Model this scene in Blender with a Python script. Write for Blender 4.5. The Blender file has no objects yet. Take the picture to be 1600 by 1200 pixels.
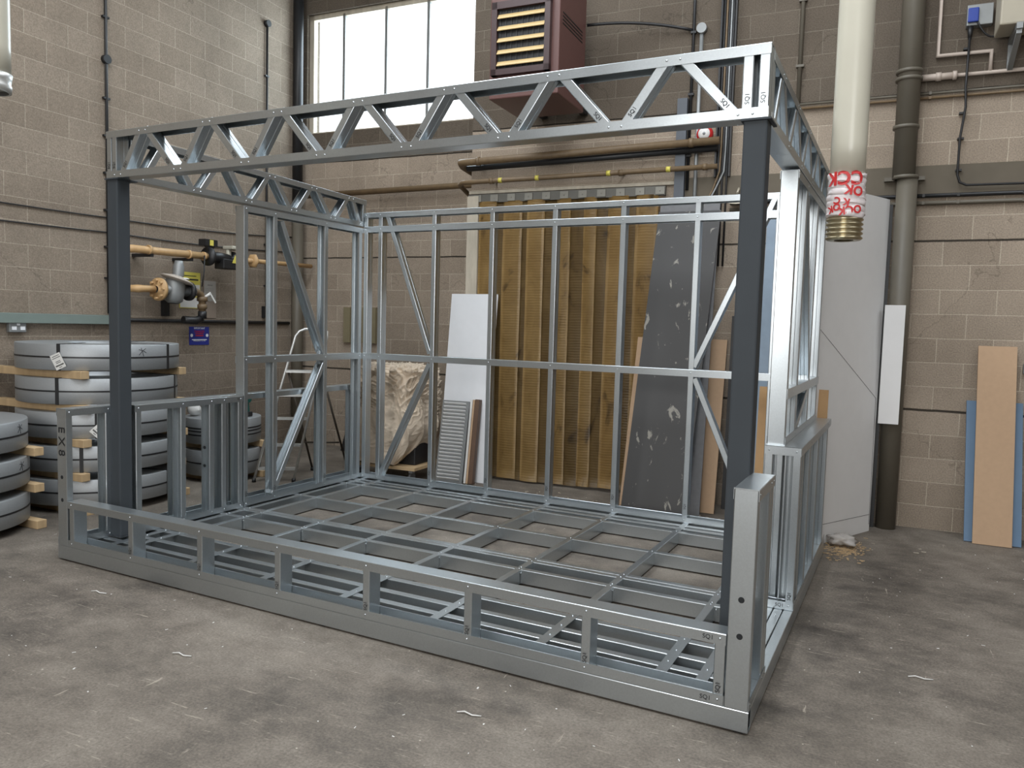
import bpy, bmesh, math, random
from mathutils import Vector, Matrix, noise
random.seed(7)
R = math.radians
V = Vector
SC = bpy.context.scene
COL = SC.collection

# ------------------------------------------------------------------ camera
def make_camera():
    yaw, pit, rol = -0.4732, 0.0757, 0.0276
    f = V((math.sin(yaw)*math.cos(pit), math.cos(yaw)*math.cos(pit), -math.sin(pit)))
    r = V((math.cos(yaw), -math.sin(yaw), 0)); u = r.cross(f)
    c, s = math.cos(rol), math.sin(rol)
    r2 = c*r+s*u; u2 = -s*r+c*u
    cd = bpy.data.cameras.new('camera'); cd.sensor_fit = 'HORIZONTAL'; cd.sensor_width = 36.0
    cd.lens = 36.0*1217.8/1600.0; cd.clip_start = .05; cd.clip_end = 200
    o = bpy.data.objects.new('camera', cd); COL.objects.link(o)
    m = Matrix((r2, u2, -f)).transposed().to_4x4(); m.translation = V((0.4976, -3.121, 1.6163))
    o.matrix_world = m
    SC.camera = o
make_camera()

# ------------------------------------------------------------------ world, lights, exposure
SC.view_settings.view_transform = 'Standard'; SC.view_settings.look = 'None'
SC.view_settings.gamma = 1.0; SC.view_settings.use_curve_mapping = False
SC.view_settings.exposure = -0.12
W = bpy.data.worlds.new('overcast_sky'); SC.world = W; W.use_nodes = True
bg = W.node_tree.nodes['Background']; bg.inputs[0].default_value = (.93, .97, 1, 1); bg.inputs[1].default_value = 2.6

TH = R(3.0); OO = V((0.7, 4.226, 0))
E1 = V((math.cos(TH), math.sin(TH), 0)); E2 = V((-math.sin(TH), math.cos(TH), 0))
RM = Matrix.Translation(OO) @ Matrix.Rotation(TH, 4, 'Z')       # the hall's own axes: a along the back wall, b away from the hall
def Wd(a, b, z): return RM @ V((a, b, z))

def area(name, a, b, z, sx, sy, power, col, direction):
    l = bpy.data.lights.new(name, 'AREA'); l.shape = 'RECTANGLE'; l.size = sx; l.size_y = sy
    l.energy = power; l.color = col
    o = bpy.data.objects.new(name, l); COL.objects.link(o)
    o.location = Wd(a, b, z); d = (RM.to_3x3() @ V(direction)).normalized()
    o.rotation_euler = d.to_track_quat('-Z', 'Y').to_euler(); return o
area('rooflight_daylight', -4.4, -4.2, 6.3, 1.6, 7.0, 330, (.90, .95, 1), (0, 0, -1))
area('rooflight_daylight', -1.2, -4.6, 6.3, 1.6, 7.0, 300, (.90, .95, 1), (0, 0, -1))
area('rooflight_daylight', 2.8, -5.6, 6.3, 1.6, 6.0, 190, (.90, .95, 1), (0, 0, -1))
area('window_daylight', -5.97, 1.22, 4.72, 2.7, 1.7, 140, (.72, .89, 1), (0, -1, -.12))
area('doorway_daylight', -1.6, -12.6, 3.25, 4.4, 3.1, 330, (1, .975, .94), (0, 1, 0))

# ------------------------------------------------------------------ materials
MATS = {}
def nodes(name):
    m = bpy.data.materials.new(name); m.use_nodes = True
    nt = m.node_tree; return m, nt, nt.nodes['Principled BSDF']
def plain(name, col, rough=.6, metal=0., var=.12, scale=14, bump=.0, coat=0, stretch=(1, 1, 1), spec=.5):
    if name in MATS: return MATS[name]
    m, nt, p = nodes(name); N = nt.nodes; L = nt.links
    tc = N.new('ShaderNodeTexCoord'); mp = N.new('ShaderNodeMapping'); mp.inputs['Scale'].default_value = stretch
    nz = N.new('ShaderNodeTexNoise'); nz.inputs['Scale'].default_value = scale; nz.inputs['Detail'].default_value = 5
    L.new(tc.outputs['Object'], mp.inputs[0]); L.new(mp.outputs[0], nz.inputs['Vector'])
    mx = N.new('ShaderNodeMix'); mx.data_type = 'RGBA'
    mx.inputs['A'].default_value = tuple(c*(1-var) for c in col)+(1,); mx.inputs['B'].default_value = tuple(min(1, c*(1+var)) for c in col)+(1,)
    L.new(nz.outputs['Fac'], mx.inputs['Factor']); L.new(mx.outputs['Result'], p.inputs['Base Color'])
    p.inputs['Roughness'].default_value = rough; p.inputs['Metallic'].default_value = metal
    p.inputs['Specular IOR Level'].default_value = spec
    if coat: p.inputs['Coat Weight'].default_value = coat
    if bump:
        b = N.new('ShaderNodeBump'); b.inputs['Strength'].default_value = bump; b.inputs['Distance'].default_value = .004
        L.new(nz.outputs['Fac'], b.inputs['Height']); L.new(b.outputs[0], p.inputs['Normal'])
    MATS[name] = m; return m

def galv(name, col=(.535, .575, .598), rough=.30, metal=.94):
    m, nt, p = nodes(name); N = nt.nodes; L = nt.links
    tc = N.new('ShaderNodeTexCoord')
    n1 = N.new('ShaderNodeTexNoise'); n1.inputs['Scale'].default_value = 4; n1.inputs['Detail'].default_value = 1.5
    n2 = N.new('ShaderNodeTexVoronoi'); n2.inputs['Scale'].default_value = 160
    L.new(tc.outputs['Object'], n1.inputs['Vector']); L.new(tc.outputs['Object'], n2.inputs['Vector'])
    mr = N.new('ShaderNodeMapRange'); mr.inputs['To Min'].default_value = rough-.02; mr.inputs['To Max'].default_value = rough+.05
    L.new(n1.outputs['Fac'], mr.inputs['Value']); L.new(mr.outputs[0], p.inputs['Roughness'])
    mx = N.new('ShaderNodeMix'); mx.data_type = 'RGBA'
    mx.inputs['A'].default_value = tuple(c*.96 for c in col)+(1,); mx.inputs['B'].default_value = tuple(min(1, c*1.04) for c in col)+(1,)
    L.new(n2.outputs['Color'], mx.inputs['Factor']); L.new(mx.outputs['Result'], p.inputs['Base Color'])
    p.inputs['Metallic'].default_value = metal
    MATS[name] = m; return m

def blockwork(name, axis, shift, dark=False, tone=1.0, joints=()):
    m, nt, p = nodes(name); N = nt.nodes; L = nt.links
    tc = N.new('ShaderNodeTexCoord'); sp = N.new('ShaderNodeSeparateXYZ'); L.new(tc.outputs['Object'], sp.inputs[0])
    ad = N.new('ShaderNodeMath'); ad.operation = 'ADD'; ad.inputs[1].default_value = shift; L.new(sp.outputs[axis], ad.inputs[0])
    cb = N.new('ShaderNodeCombineXYZ'); L.new(ad.outputs[0], cb.inputs[0]); L.new(sp.outputs['Z'], cb.inputs[1])
    wob = N.new('ShaderNodeTexNoise'); wob.inputs['Scale'].default_value = 3.5; wob.inputs['Detail'].default_value = 6; L.new(tc.outputs['Object'], wob.inputs['Vector'])
    wv = N.new('ShaderNodeVectorMath'); wv.operation = 'SUBTRACT'; L.new(wob.outputs['Color'], wv.inputs[0]); wv.inputs[1].default_value = (.5, .5, .5)
    ws = N.new('ShaderNodeVectorMath'); ws.operation = 'SCALE'; ws.inputs['Scale'].default_value = .016; L.new(wv.outputs[0], ws.inputs[0])
    wa = N.new('ShaderNodeVectorMath'); L.new(cb.outputs[0], wa.inputs[0]); L.new(ws.outputs[0], wa.inputs[1])
    br = N.new('ShaderNodeTexBrick'); L.new(wa.outputs[0], br.inputs['Vector'])
    br.offset = .5; br.inputs['Scale'].default_value = 1; br.inputs['Brick Width'].default_value = .405; br.inputs['Row Height'].default_value = .2
    br.inputs['Mortar Size'].default_value = .0045; br.inputs['Mortar Smooth'].default_value = .55; br.inputs['Bias'].default_value = 0
    br.inputs['Color1'].default_value = tuple(c*tone for c in (.214, .174, .135))+(1,); br.inputs['Color2'].default_value = tuple(c*tone for c in (.255, .21, .165))+(1,); br.inputs['Mortar'].default_value = tuple(c*tone for c in (.345, .297, .235))+(1,)
    grain = N.new('ShaderNodeTexNoise'); grain.inputs['Scale'].default_value = 95; grain.inputs['Detail'].default_value = 4; L.new(tc.outputs['Object'], grain.inputs['Vector'])
    gr = N.new('ShaderNodeMapRange'); gr.inputs['From Min'].default_value = .3; gr.inputs['From Max'].default_value = .7; gr.inputs['To Min'].default_value = .80; gr.inputs['To Max'].default_value = 1.2
    L.new(grain.outputs['Fac'], gr.inputs['Value'])
    stain = N.new('ShaderNodeTexNoise'); stain.inputs['Scale'].default_value = 1.1; stain.inputs['Detail'].default_value = 7; stain.inputs['Roughness'].default_value = .65; L.new(tc.outputs['Object'], stain.inputs['Vector'])
    sr = N.new('ShaderNodeMapRange'); sr.inputs['From Min'].default_value = .3; sr.inputs['From Max'].default_value = .7; sr.inputs['To Min'].default_value = .8; sr.inputs['To Max'].default_value = 1.12
    L.new(stain.outputs['Fac'], sr.inputs['Value'])
    mu = N.new('ShaderNodeMath'); mu.operation = 'MULTIPLY'; L.new(gr.outputs[0], mu.inputs[0]); L.new(sr.outputs[0], mu.inputs[1])
    hs = N.new('ShaderNodeVectorMath'); hs.operation = 'SCALE'; L.new(br.outputs['Color'], hs.inputs[0]); L.new(mu.outputs[0], hs.inputs['Scale'])
    # worn hairline cracks
    vo = N.new('ShaderNodeTexVoronoi'); vo.feature = 'DISTANCE_TO_EDGE'; vo.inputs['Scale'].default_value = .5
    wn = N.new('ShaderNodeTexNoise'); wn.inputs['Scale'].default_value = 5; wn.inputs['Detail'].default_value = 5; L.new(tc.outputs['Object'], wn.inputs['Vector'])
    wm = N.new('ShaderNodeMix'); wm.data_type = 'RGBA'; wm.inputs['Factor'].default_value = .35; L.new(tc.outputs['Object'], wm.inputs['A']); L.new(wn.outputs['Color'], wm.inputs['B'])
    L.new(wm.outputs['Result'], vo.inputs['Vector'])
    cr = N.new('ShaderNodeMapRange'); cr.inputs['From Max'].default_value = .0035; cr.inputs['To Min'].default_value = .72; cr.inputs['To Max'].default_value = 1; L.new(vo.outputs['Distance'], cr.inputs['Value'])
    h2 = N.new('ShaderNodeVectorMath'); h2.operation = 'SCALE'; L.new(hs.outputs[0], h2.inputs[0]); L.new(cr.outputs[0], h2.inputs['Scale'])
    last = h2.outputs[0]
    wz = N.new('ShaderNodeSeparateXYZ'); L.new(wa.outputs[0], wz.inputs[0])
    for zj, hw in joints:
        su = N.new('ShaderNodeMath'); su.operation = 'SUBTRACT'; su.inputs[1].default_value = zj; L.new(wz.outputs['Y'], su.inputs[0])
        ab = N.new('ShaderNodeMath'); ab.operation = 'ABSOLUTE'; L.new(su.outputs[0], ab.inputs[0])
        jm = N.new('ShaderNodeMapRange'); jm.inputs['From Min'].default_value = hw; jm.inputs['From Max'].default_value = hw*1.8; jm.inputs['To Min'].default_value = .12; L.new(ab.outputs[0], jm.inputs['Value'])
        hj = N.new('ShaderNodeVectorMath'); hj.operation = 'SCALE'; L.new(last, hj.inputs[0]); L.new(jm.outputs[0], hj.inputs['Scale']); last = hj.outputs[0]
    if dark:                                                      # blocks above the movement joint are darker
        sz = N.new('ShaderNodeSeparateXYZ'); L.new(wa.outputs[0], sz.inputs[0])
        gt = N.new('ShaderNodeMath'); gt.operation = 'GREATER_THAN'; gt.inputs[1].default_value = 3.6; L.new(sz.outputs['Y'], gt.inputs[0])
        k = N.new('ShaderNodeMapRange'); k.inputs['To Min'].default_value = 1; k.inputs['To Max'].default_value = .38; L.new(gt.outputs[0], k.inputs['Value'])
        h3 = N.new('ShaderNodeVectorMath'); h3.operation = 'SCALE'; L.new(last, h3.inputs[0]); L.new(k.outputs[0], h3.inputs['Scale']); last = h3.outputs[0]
    L.new(last, p.inputs['Base Color']); p.inputs['Roughness'].default_value = .95; p.inputs['Specular IOR Level'].default_value = .15
    b1 = N.new('ShaderNodeBump'); b1.inputs['Strength'].default_value = .5; b1.inputs['Distance'].default_value = .006
    mf = N.new('ShaderNodeMath'); mf.operation = 'MULTIPLY_ADD'; mf.inputs[1].default_value = -.6; L.new(br.outputs['Fac'], mf.inputs[0]); L.new(grain.outputs['Fac'], mf.inputs[2])
    L.new(mf.outputs[0], b1.inputs['Height']); L.new(b1.outputs[0], p.inputs['Normal'])
    MATS[name] = m; return m

def concrete_floor():
    m, nt, p = nodes('stained_concrete'); N = nt.nodes; L = nt.links
    tc = N.new('ShaderNodeTexCoord')
    def nz(s, d, r=.6, st=None):
        n = N.new('ShaderNodeTexNoise'); n.inputs['Scale'].default_value = s; n.inputs['Detail'].default_value = d; n.inputs['Roughness'].default_value = r
        if st:
            mp = N.new('ShaderNodeMapping'); mp.inputs['Scale'].default_value = st; mp.inputs['Rotation'].default_value = (0, 0, .5); L.new(tc.outputs['Object'], mp.inputs[0]); L.new(mp.outputs[0], n.inputs['Vector'])
        else: L.new(tc.outputs['Object'], n.inputs['Vector'])
        return n
    big = nz(.75, 8, .68); mid = nz(3.6, 9, .72, (1, 1.25, 1)); fine = nz(85, 5, .7)
    r1 = N.new('ShaderNodeValToRGB'); e = r1.color_ramp.elements
    e[0].position = .33; e[0].color = (.042, .037, .032, 1); e[1].position = .66; e[1].color = (.255, .225, .188, 1)
    x = e.new(.5); x.color = (.155, .133, .11, 1)
    ad = N.new('ShaderNodeMix'); ad.data_type = 'FLOAT'; ad.inputs['Factor'].default_value = .42
    L.new(big.outputs['Fac'], ad.inputs['A']); L.new(mid.outputs['Fac'], ad.inputs['B']); L.new(ad.outputs['Result'], r1.inputs[0])
    fr = N.new('ShaderNodeMapRange'); fr.inputs['From Min'].default_value = .3; fr.inputs['From Max'].default_value = .7; fr.inputs['To Min'].default_value = .66; fr.inputs['To Max'].default_value = 1.34
    L.new(fine.outputs['Fac'], fr.inputs['Value'])
    sc = N.new('ShaderNodeVectorMath'); sc.operation = 'SCALE'; L.new(r1.outputs[0], sc.inputs[0]); L.new(fr.outputs[0], sc.inputs['Scale'])
    # pale dust flecks
    vo = N.new('ShaderNodeTexVoronoi'); vo.inputs['Scale'].default_value = 17; vo.inputs['Randomness'].default_value = 1; L.new(tc.outputs['Object'], vo.inputs['Vector'])
    fl = N.new('ShaderNodeMapRange'); fl.inputs['From Min'].default_value = .05; fl.inputs['From Max'].default_value = .09; fl.inputs['To Min'].default_value = 1; fl.inputs['To Max'].default_value = 0
    L.new(vo.outputs['Distance'], fl.inputs['Value'])
    fm = N.new('ShaderNodeMath'); fm.operation = 'MULTIPLY'; L.new(fl.outputs[0], fm.inputs[0])
    gate = N.new('ShaderNodeMapRange'); gate.inputs['From Min'].default_value = .52; gate.inputs['From Max'].default_value = .6; L.new(mid.outputs['Fac'], gate.inputs['Value']); L.new(gate.outputs[0], fm.inputs[1])
    mx = N.new('ShaderNodeMix'); mx.data_type = 'RGBA'; mx.inputs['B'].default_value = (.5, .46, .38, 1); L.new(sc.outputs[0], mx.inputs['A']); L.new(fm.outputs[0], mx.inputs['Factor'])
    # scratches
    wv = nz(6, 6, .75, (1, 9, 1)); sr = N.new('ShaderNodeMapRange'); sr.inputs['From Min'].default_value = .6; sr.inputs['From Max'].default_value = .68; sr.inputs['To Max'].default_value = .6
    L.new(wv.outputs['Fac'], sr.inputs['Value'])
    m2 = N.new('ShaderNodeMix'); m2.data_type = 'RGBA'; m2.inputs['B'].default_value = (.46, .41, .33, 1); L.new(mx.outputs['Result'], m2.inputs['A']); L.new(sr.outputs[0], m2.inputs['Factor'])
    w2 = nz(2.2, 5, .7, (7, .8, 1)); s2 = N.new('ShaderNodeMapRange'); s2.inputs['From Min'].default_value = .665; s2.inputs['From Max'].default_value = .70; s2.inputs['To Max'].default_value = .6; L.new(w2.outputs['Fac'], s2.inputs['Value'])
    m3 = N.new('ShaderNodeMix'); m3.data_type = 'RGBA'; m3.inputs['B'].default_value = (.42, .37, .30, 1); L.new(m2.outputs['Result'], m3.inputs['A']); L.new(s2.outputs[0], m3.inputs['Factor'])
    L.new(m3.outputs['Result'], p.inputs['Base Color'])
    rr = N.new('ShaderNodeMapRange'); rr.inputs['To Min'].default_value = .55; rr.inputs['To Max'].default_value = .9; L.new(mid.outputs['Fac'], rr.inputs['Value']); L.new(rr.outputs[0], p.inputs['Roughness'])
    p.inputs['Specular IOR Level'].default_value = .3
    b = N.new('ShaderNodeBump'); b.inputs['Strength'].default_value = .25; b.inputs['Distance'].default_value = .004; L.new(fine.outputs['Fac'], b.inputs['Height']); L.new(b.outputs[0], p.inputs['Normal'])
    return m

def scratched_board():
    m, nt, p = nodes('scratched_charcoal_board'); N = nt.nodes; L = nt.links
    tc = N.new('ShaderNodeTexCoord'); n = N.new('ShaderNodeTexNoise'); n.inputs['Scale'].default_value = 9; n.inputs['Detail'].default_value = 8; n.inputs['Roughness'].default_value = .62; n.inputs['Distortion'].default_value = .6
    mp = N.new('ShaderNodeMapping'); mp.inputs['Scale'].default_value = (1.5, 1, .8); L.new(tc.outputs['Object'], mp.inputs[0]); L.new(mp.outputs[0], n.inputs['Vector'])
    n2 = N.new('ShaderNodeTexNoise'); n2.inputs['Scale'].default_value = 3; L.new(tc.outputs['Object'], n2.inputs['Vector'])
    mr = N.new('ShaderNodeMapRange'); mr.inputs['From Min'].default_value = .63; mr.inputs['From Max'].default_value = .67; L.new(n.outputs['Fac'], mr.inputs['Value'])
    mx = N.new('ShaderNodeMix'); mx.data_type = 'RGBA'; mx.inputs['A'].default_value = (.048, .046, .045, 1); mx.inputs['B'].default_value = (.27, .255, .22, 1)
    L.new(mr.outputs[0], mx.inputs['Factor']); L.new(mx.outputs['Result'], p.inputs['Base Color']); p.inputs['Roughness'].default_value = .55
    return m

def dirty_pvc(name='amber_pvc', k=1.0):
    m, nt, p = nodes(name); N = nt.nodes; L = nt.links
    tc = N.new('ShaderNodeTexCoord'); n = N.new('ShaderNodeTexNoise'); n.inputs['Scale'].default_value = 2.2; n.inputs['Detail'].default_value = 6; n.inputs['Distortion'].default_value = 1.4
    mp = N.new('ShaderNodeMapping'); mp.inputs['Scale'].default_value = (2.2, 1, 1.1); L.new(tc.outputs['Object'], mp.inputs[0]); L.new(mp.outputs[0], n.inputs['Vector'])
    r = N.new('ShaderNodeValToRGB'); e = r.color_ramp.elements; e[0].position = .27; e[0].color = (.10*k, .06*k, .024*k, 1); e[1].position = .66; e[1].color = (.40*k, .255*k, .095*k, 1)
    x = e.new(.38); x.color = (.31*k, .19*k, .065*k, 1)
    L.new(n.outputs['Fac'], r.inputs[0]); L.new(r.outputs[0], p.inputs['Base Color']); p.inputs['Roughness'].default_value = .38
    wv = N.new('ShaderNodeTexWave'); wv.bands_direction = 'Z'; wv.inputs['Scale'].default_value = 12; wv.inputs['Distortion'].default_value = 2; L.new(tc.outputs['Object'], wv.inputs['Vector'])
    b = N.new('ShaderNodeBump'); b.inputs['Strength'].default_value = .25; b.inputs['Distance'].default_value = .004; L.new(wv.outputs['Fac'], b.inputs['Height']); L.new(b.outputs[0], p.inputs['Normal'])
    return m

STEEL = galv('galvanised_steel'); COIL = galv('coil_steel', (.36, .375, .385), .5, .6)
POST = plain('charcoal_paint', (.050, .057, .064), .62, 0, .08, 6, spec=.18)
DARK = plain('dark_gap', (.012, .014, .016), .8)
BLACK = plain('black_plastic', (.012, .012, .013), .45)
INK = plain('stamp_ink', (.015, .015, .017), .7)
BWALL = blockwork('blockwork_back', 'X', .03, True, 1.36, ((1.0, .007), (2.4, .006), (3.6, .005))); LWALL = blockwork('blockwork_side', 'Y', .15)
FLOOR = concrete_floor()
CONC = plain('beam_concrete', (.125, .105, .078), .9, 0, .2, 5, .3)
TIMBER = plain('rough_timber', (.48, .34, .19), .8, 0, .25, 18, .3, stretch=(1, 1, .2))
OLDWOOD = plain('weathered_timber', (.45, .4, .32), .85, 0, .35, 16, .4, stretch=(1, 1, .25))
MDF = plain('tan_board', (.46, .31, .195), .8, 0, .07, 30)
CARD = plain('cardboard', (.44, .27, .13), .85, 0, .1, 12)
WHITE = plain('white_laminate', (.72, .73, .75), .4, 0, .03)
PALE = plain('pale_grey_board', (.74, .73, .72), .7, 0, .04, 9)
CREAM = plain('cream_casing', (.40, .36, .28), .5, 0, .06)
BLUEB = plain('blue_board', (.115, .19, .29), .6, 0, .08)
BRNP = plain('tan_pipe_paint', (.49, .31, .145), .5, 0, .2, 20)
OLDPIPE = plain('old_ochre_pipe', (.15, .10, .052), .55, 0, .3, 20)
GREYP = plain('grey_brown_pipe_paint', (.12, .105, .08), .5, 0, .12, 8)
TRUNK = plain('green_grey_trunking', (.17, .21, .19), .5, 0, .08)
HEAT = plain('maroon_casing', (.115, .052, .045), .45, 0, .1)
HEATD = plain('dark_maroon_frame', (.05, .026, .026), .45, 0, .1)
BRASS = plain('ochre_louvre', (.5, .36, .16), .4, 0, .1)
RED = plain('red_plastic', (.45, .02, .02), .35)
ALU = plain('worn_aluminium', (.62, .62, .6), .4, .75, .12, 20)
CLOTH = plain('dust_sheet_canvas', (.60, .50, .39), .9, 0, .18, 7, .4)
PVC = plain('cream_pvc_pipe', (.5, .42, .36), .45)
DUCT = plain('translucent_duct_wrap', (.52, .495, .41), .32, 0, .08, 5)
GOLD = plain('bronze_flex_metal', (.44, .38, .25), .28, .85, .1)
TAPE = plain('white_tape', (.74, .68, .68), .35, 0, .08, 25, .4)
REDINK = plain('red_print', (.55, .03, .03), .5)
GREYM = plain('grey_metal', (.27, .28, .28), .5, .5, .12)
YEL = plain('yellow_print', (.62, .54, .1), .5); PAPER = plain('paper', (.66, .65, .62), .8, 0, .05)
BLUES = plain('blue_sign_face', (.02, .03, .22), .4); ORANGE = plain('orange_board', (.42, .17, .07), .7)
GREEN = plain('drill_green', (.01, .07, .06), .4); RUBBER = plain('grey_rubber', (.1, .1, .1), .7)
BOARDK = scratched_board(); AMBER = dirty_pvc(); AMBER2 = dirty_pvc('brown_pvc', .52)
GREYB = plain('worn_grey_board', (.16, .16, .165), .7, 0, .2, 20)
CEIL = plain('ceiling_sheet', (.4, .4, .38), .8)

# ------------------------------------------------------------------ mesh helpers
def newbm(): return bmesh.new()
def box(bm, x0, x1, y0, y1, z0, z1, M=None):
    vs = [bm.verts.new((x, y, z)) for x in (x0, x1) for y in (y0, y1) for z in (z0, z1)]
    if M is not None:
        for v in vs: v.co = M @ v.co
    for f in ((0, 1, 3, 2), (4, 6, 7, 5), (0, 4, 5, 1), (2, 3, 7, 6), (0, 2, 6, 4), (1, 5, 7, 3)): bm.faces.new([vs[i] for i in f])
    return bm
def prism(bm, pts, d):
    """closed outline pts (Vectors) pushed along d"""
    a = [bm.verts.new(p) for p in pts]; b = [bm.verts.new(V(p)+V(d)) for p in pts]
    bm.faces.new(a[::-1]); bm.faces.new(b); n = len(a)
    for i in range(n): bm.faces.new((a[i], a[(i+1) % n], b[(i+1) % n], b[i]))
    return bm
def basis(d):
    d = d.normalized(); u = d.cross(V((0, 0, 1)))
    if u.length < 1e-3: u = V((1, 0, 0))
    u.normalize(); return u, d.cross(u).normalized()
def cyl(bm, p0, p1, r0, r1=None, n=16, cap=True, smooth=True):
    p0, p1 = V(p0), V(p1); r1 = r0 if r1 is None else r1; u, w = basis(p1-p0)
    A = []; B = []
    for i in range(n):
        t = 2*math.pi*i/n; d = u*math.cos(t)+w*math.sin(t)
        A.append(bm.verts.new(p0+d*r0)); B.append(bm.verts.new(p1+d*r1))
    for i in range(n):
        f = bm.faces.new((A[i], A[(i+1) % n], B[(i+1) % n], B[i])); f.smooth = smooth
    if cap: bm.faces.new(A[::-1]); bm.faces.new(B)
    return bm
def tube(bm, pts, r, n=10):
    pts = [V(p) for p in pts]; rings = []; u = None
    for i, p in enumerate(pts):
        d = ((pts[min(i+1, len(pts)-1)]-p).normalized()+(p-pts[max(i-1, 0)]).normalized())
        if d.length < 1e-6: d = pts[min(i+1, len(pts)-1)]-p
        d.normalize()
        if u is None: u = basis(d)[0]
        u = (u-d*u.dot(d)).normalized(); w = d.cross(u); k = 1.0
        if 0 < i < len(pts)-1:
            c = (pts[i+1]-p).normalized().dot(d); k = min(1.6, 1/max(c, .4))
        rings.append([bm.verts.new(p+(u*math.cos(2*math.pi*j/n)+w*math.sin(2*math.pi*j/n))*r*(k if 0 < i < len(pts)-1 else 1)) for j in range(n)])
    for a, b in zip(rings, rings[1:]):
        for j in range(n):
            f = bm.faces.new((a[j], a[(j+1) % n], b[(j+1) % n], b[j])); f.smooth = True
    bm.faces.new(rings[0][::-1]); bm.faces.new(rings[-1]); return bm
def arc(p, q, sag, n=10, axis=(0, 0, -1)):
    p, q = V(p), V(q); return [p.lerp(q, i/n)+V(axis)*sag*4*(i/n)*(1-i/n) for i in range(n+1)]
def lathe(bm, prof, c, axis=(0, 0, 1), n=32, smooth=True):
    ax = V(axis).normalized(); u, w = basis(ax); c = V(c); rings = []
    for r, h in prof:
        rings.append([bm.verts.new(c+ax*h+(u*math.cos(2*math.pi*j/n)+w*math.sin(2*math.pi*j/n))*max(r, 1e-4)) for j in range(n)])
    for a, b in zip(rings, rings[1:]):
        for j in range(n):
            f = bm.faces.new((a[j], a[(j+1) % n], b[(j+1) % n], b[j])); f.smooth = smooth
    return bm
def chan(bm, p0, p1, wd, fd, w, f, t=.0022, lip=.010, rib=True):
    """rolled C section from p0 to p1: web of width w along wd, two flanges of width f along fd, rounded bends and lips"""
    p0, p1, wd, fd = V(p0), V(p1), V(wd).normalized(), V(fd).normalized(); r = .0035
    def side(o):
        q = []
        def P(a, b): q.append((a, b))
        if lip: P(lip, f-o)
        P(o, f-o) if not lip else (P(r+o, f-o), P(o, f-r-o))
        P(o, r+o); P(o+r*.3, o+r*.3); P(r+o, o)
        if rib and w > .07: P(w*.36, o); P(w*.39, o+.002); P(w*.61, o+.002); P(w*.64, o)
        P(w-r-o, o); P(w-o-r*.3, o+r*.3); P(w-o, r+o)
        if lip: P(w-o, f-r-o); P(w-r-o, f-o); P(w-lip, f-o)
        else: P(w-o, f-o)
        return q
    a = side(0); b = side(t); n = len(a); vs = []
    for pt in (p0, p1):
        vs.append([bm.verts.new(pt+wd*x+fd*y) for x, y in a]); vs.append([bm.verts.new(pt+wd*x+fd*y) for x, y in b])
    o0, i0, o1, i1 = vs
    for k in range(n-1):
        bm.faces.new((o0[k], o0[k+1], o1[k+1], o1[k])); bm.faces.new((i0[k+1], i0[k], i1[k], i1[k+1]))
        bm.faces.new((o0[k+1], o0[k], i0[k], i0[k+1])); bm.faces.new((o1[k], o1[k+1], i1[k+1], i1[k]))
    bm.faces.new((o0[0], o1[0], i1[0], i0[0])); bm.faces.new((o1[n-1], o0[n-1], i0[n-1], i1[n-1]))
    return bm
def rivet(bm, p, nrm, r=.006):
    nrm = V(nrm).normalized(); p = V(p)-nrm*.001
    lathe(bm, [(r, 0), (r*.85, .0028), (r*.4, .0042), (0, .0045)], p, nrm, 8)

INV = {}                                                        # matrices of the roots, as built
def link(name, bm, mat, parent=None, frame=None, base=None, bevel=0):
    """bm is written in `frame` axes (world or hall); the object's own origin goes to `base` (same axes)"""
    bmesh.ops.recalc_face_normals(bm, faces=bm.faces[:])
    frame = frame or Matrix.Identity(4)
    if parent is not None: T = INV[parent.name].inverted() @ frame; M = None
    else:
        b = V(base) if base is not None else V((0, 0, 0)); T = Matrix.Translation(-b); M = frame @ Matrix.Translation(b)
    bm.transform(T); me = bpy.data.meshes.new(name); bm.to_mesh(me); bm.free()
    for x in (mat if isinstance(mat, (list, tuple)) else [mat]): me.materials.append(x)
    o = bpy.data.objects.new(name, me); COL.objects.link(o)
    if parent is not None: o.parent = parent; INV[o.name] = INV[parent.name]
    else: o.matrix_world = M; INV[o.name] = M
    if bevel:
        md = o.modifiers.new('bevel', 'BEVEL'); md.width = bevel; md.segments = 2; md.limit_method = 'ANGLE'
    return o
def tag(o, label, cat, group=None):
    o['label'] = label; o['category'] = cat
    if group: o['group'] = group
    return o
def thing(name, label, cat, base, frame=None, group=None):
    o = bpy.data.objects.new(name, None); COL.objects.link(o); o.empty_display_size = .1
    M = (frame or Matrix.Identity(4)) @ Matrix.Translation(V(base)); o.matrix_world = M; INV[o.name] = M
    return tag(o, label, cat, group)
def struct(o): o['kind'] = 'structure'; return o
def text_bm(s, size, M, ext=.0004, bold=.0):
    cu = bpy.data.curves.new('t', 'FONT'); cu.body = s; cu.size = size; cu.extrude = ext; cu.resolution_u = 3; cu.align_x = 'CENTER'; cu.align_y = 'CENTER'; cu.offset = size*bold
    o = bpy.data.objects.new('t', cu); me = bpy.data.meshes.new_from_object(o)
    bm = newbm(); bm.from_mesh(me); bpy.data.objects.remove(o); bpy.data.curves.remove(cu); bpy.data.meshes.remove(me)
    bm.transform(M); return bm
def merge(dst, src):
    me = bpy.data.meshes.new('m'); src.to_mesh(me); src.free(); dst.from_mesh(me); bpy.data.meshes.remove(me)
def face_matrix(p, right, up):
    right = V(right).normalized(); up = V(up).normalized(); n = right.cross(up)
    m = Matrix((right, up, n)).transposed().to_4x4(); m.translation = V(p); return m

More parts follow.
